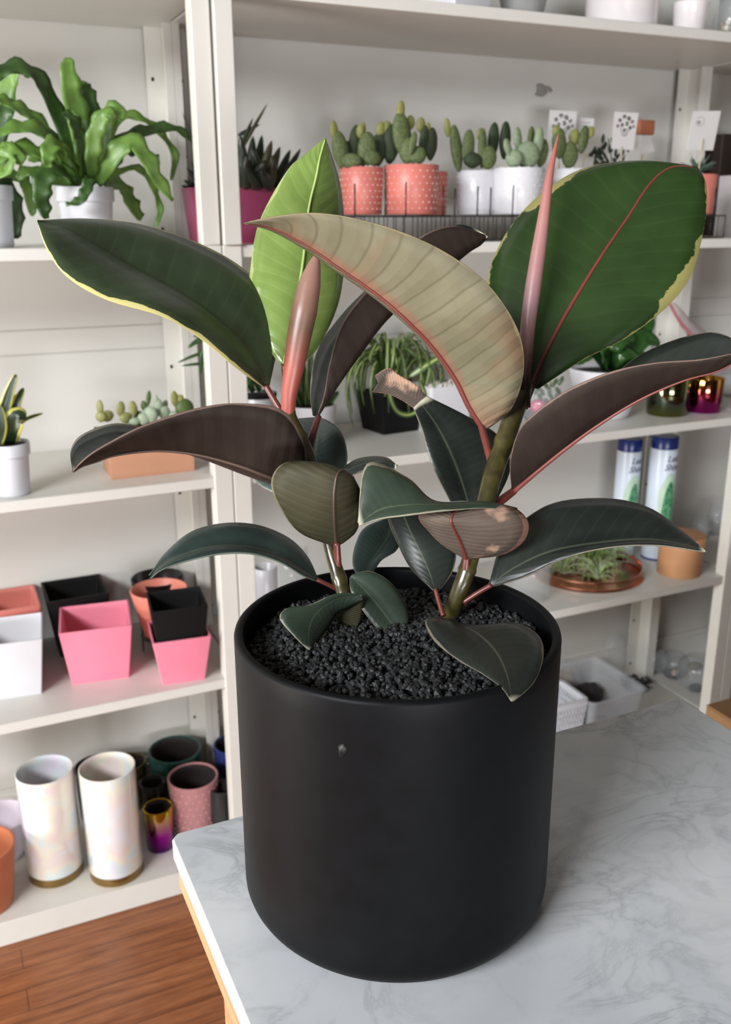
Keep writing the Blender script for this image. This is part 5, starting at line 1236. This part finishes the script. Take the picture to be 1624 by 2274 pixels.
G().lathe([(0, 0), (.05, 0), (.062, .03), (.06, .06), (.045, .1), (.02, .12), (0, .125)], 10).obj('glass', GLASS, th, ang=10)
G().lathe([(0, .004), (.048, .004), (.057, .028), (.056, .034), (0, .034)], 24).obj('stones', DKR, th)
rq = random.Random(7)
for k in range(26):
    a_ = rq.random()*6.28; P = [Vector((.03*math.cos(a_), .03*math.sin(a_), .036)), Vector((.02*math.cos(a_+1), .02*math.sin(a_+1), .07+rq.random()*.02)), Vector((.035*math.cos(a_+2), .035*math.sin(a_+2), .05))]
    G().tube(cat_rom(P, 4), .0022, 5).obj('straw', RAFF, th)
th = thing('glass_egg_terrarium', 'upright oval glass terrarium leaning by the rear post', 'terrarium', (onY(1366, 1490, 2.07).x, 2.075, zt))
G().ellipsoid((0, 0, .086), (.042, .036, .085), Matrix.Rotation(-.12, 3, 'Y'), 24, 16).obj('glass', GLASS, th); 
th = thing('stone_tray', 'shallow tray of purple-grey stones by the seam of the bottom shelf', 'tray', (1.93-.075, 2.02, zt)); g = G()
G().lathe([(0, 0), (.045, 0), (.055, .02), (.053, .02), (.044, .003), (0, .003)], 32).obj('tray', GLASS, th)
for k in range(60): rr = .044*math.sqrt(random.random()); a_ = random.random()*6.28; g.ellipsoid((rr*math.cos(a_), rr*math.sin(a_), .010+random.random()*.012), (.006, .005, .004), Matrix.Rotation(a_, 3, 'Z'), 6, 4)
tag(g.obj('stones', DKR, th), kind='stuff')
MOSS = pm('dry_moss', srgb(112, 108, 62), .9, var=.3, scale=80, bump=.6); SHELL = pm('pink_shell', srgb(196, 164, 150), .5, var=.1)
def globe(label, px_, py_, Y_, r, fill, mouth=.35):
    q = onY(px_, py_, Y_); th = thing('glass_globe', label, 'terrarium', (q.x, Y_, zt), group='round glass terrariums on the bottom shelf')
    t0 = -1.25; t1 = PI/2-mouth; n = 18; zc = -r*math.sin(t0)
    out = [(r*math.cos(t0+(t1-t0)*k/n), zc+r*math.sin(t0+(t1-t0)*k/n)) for k in range(n+1)]; r2 = r-.0018
    inn = [(r2*math.cos(t0+(t1-t0)*k/n), zc+r2*math.sin(t0+(t1-t0)*k/n)) for k in range(n, -1, -1)]
    G().lathe([(0, 0)]+out+inn+[(0, .003)], 40).obj('globe', GLASS, th)
    for j, (dx, dy, dz, sx, sy, sz, mt) in enumerate(fill):
        G().ellipsoid((dx, dy, dz), (sx, sy, sz), None, 14, 10, 0, lambda q_, d_2: q_*(1+.15*noise.noise(d_2*4+Vector((j, 0, 0))))).obj('filling', mt, th)
globe('glass globe with pink shell and dark stones right of the shelf seam', 1495, 1505, 2.02, .048, [(0, 0, .014, .034, .034, .010, DKR), (-.012, -.018, .026, .011, .010, .010, SHELL), (.012, .0, .026, .016, .012, .006, MOSS)])
globe('big glass globe with moss tuft beside the right front post', 1545, 1510, 1.93, .062, [(0, .01, .075, .026, .018, .012, MOSS), (.0, -.01, .012, .022, .022, .008, DKR)])
globe('glass globe with dark filling at the back by the rear post', 1455, 1478, 2.075, .045, [(0, 0, .03, .028, .022, .014, DKR)])
q = onY(1655, 1420, 2.02); th = thing('glass_vase', 'large clear glass vase whose curved edge shows beside the right post', 'vase', (q.x, 2.0, zt))
G().lathe([(0, 0), (.05, 0), (.1, .04), (.125, .11), (.125, .2), (.1, .28), (.098, .28), (.123, .2), (.123, .11), (.098, .042), (.049, .003), (0, .003)], 56).obj('glass', GLASS, th)
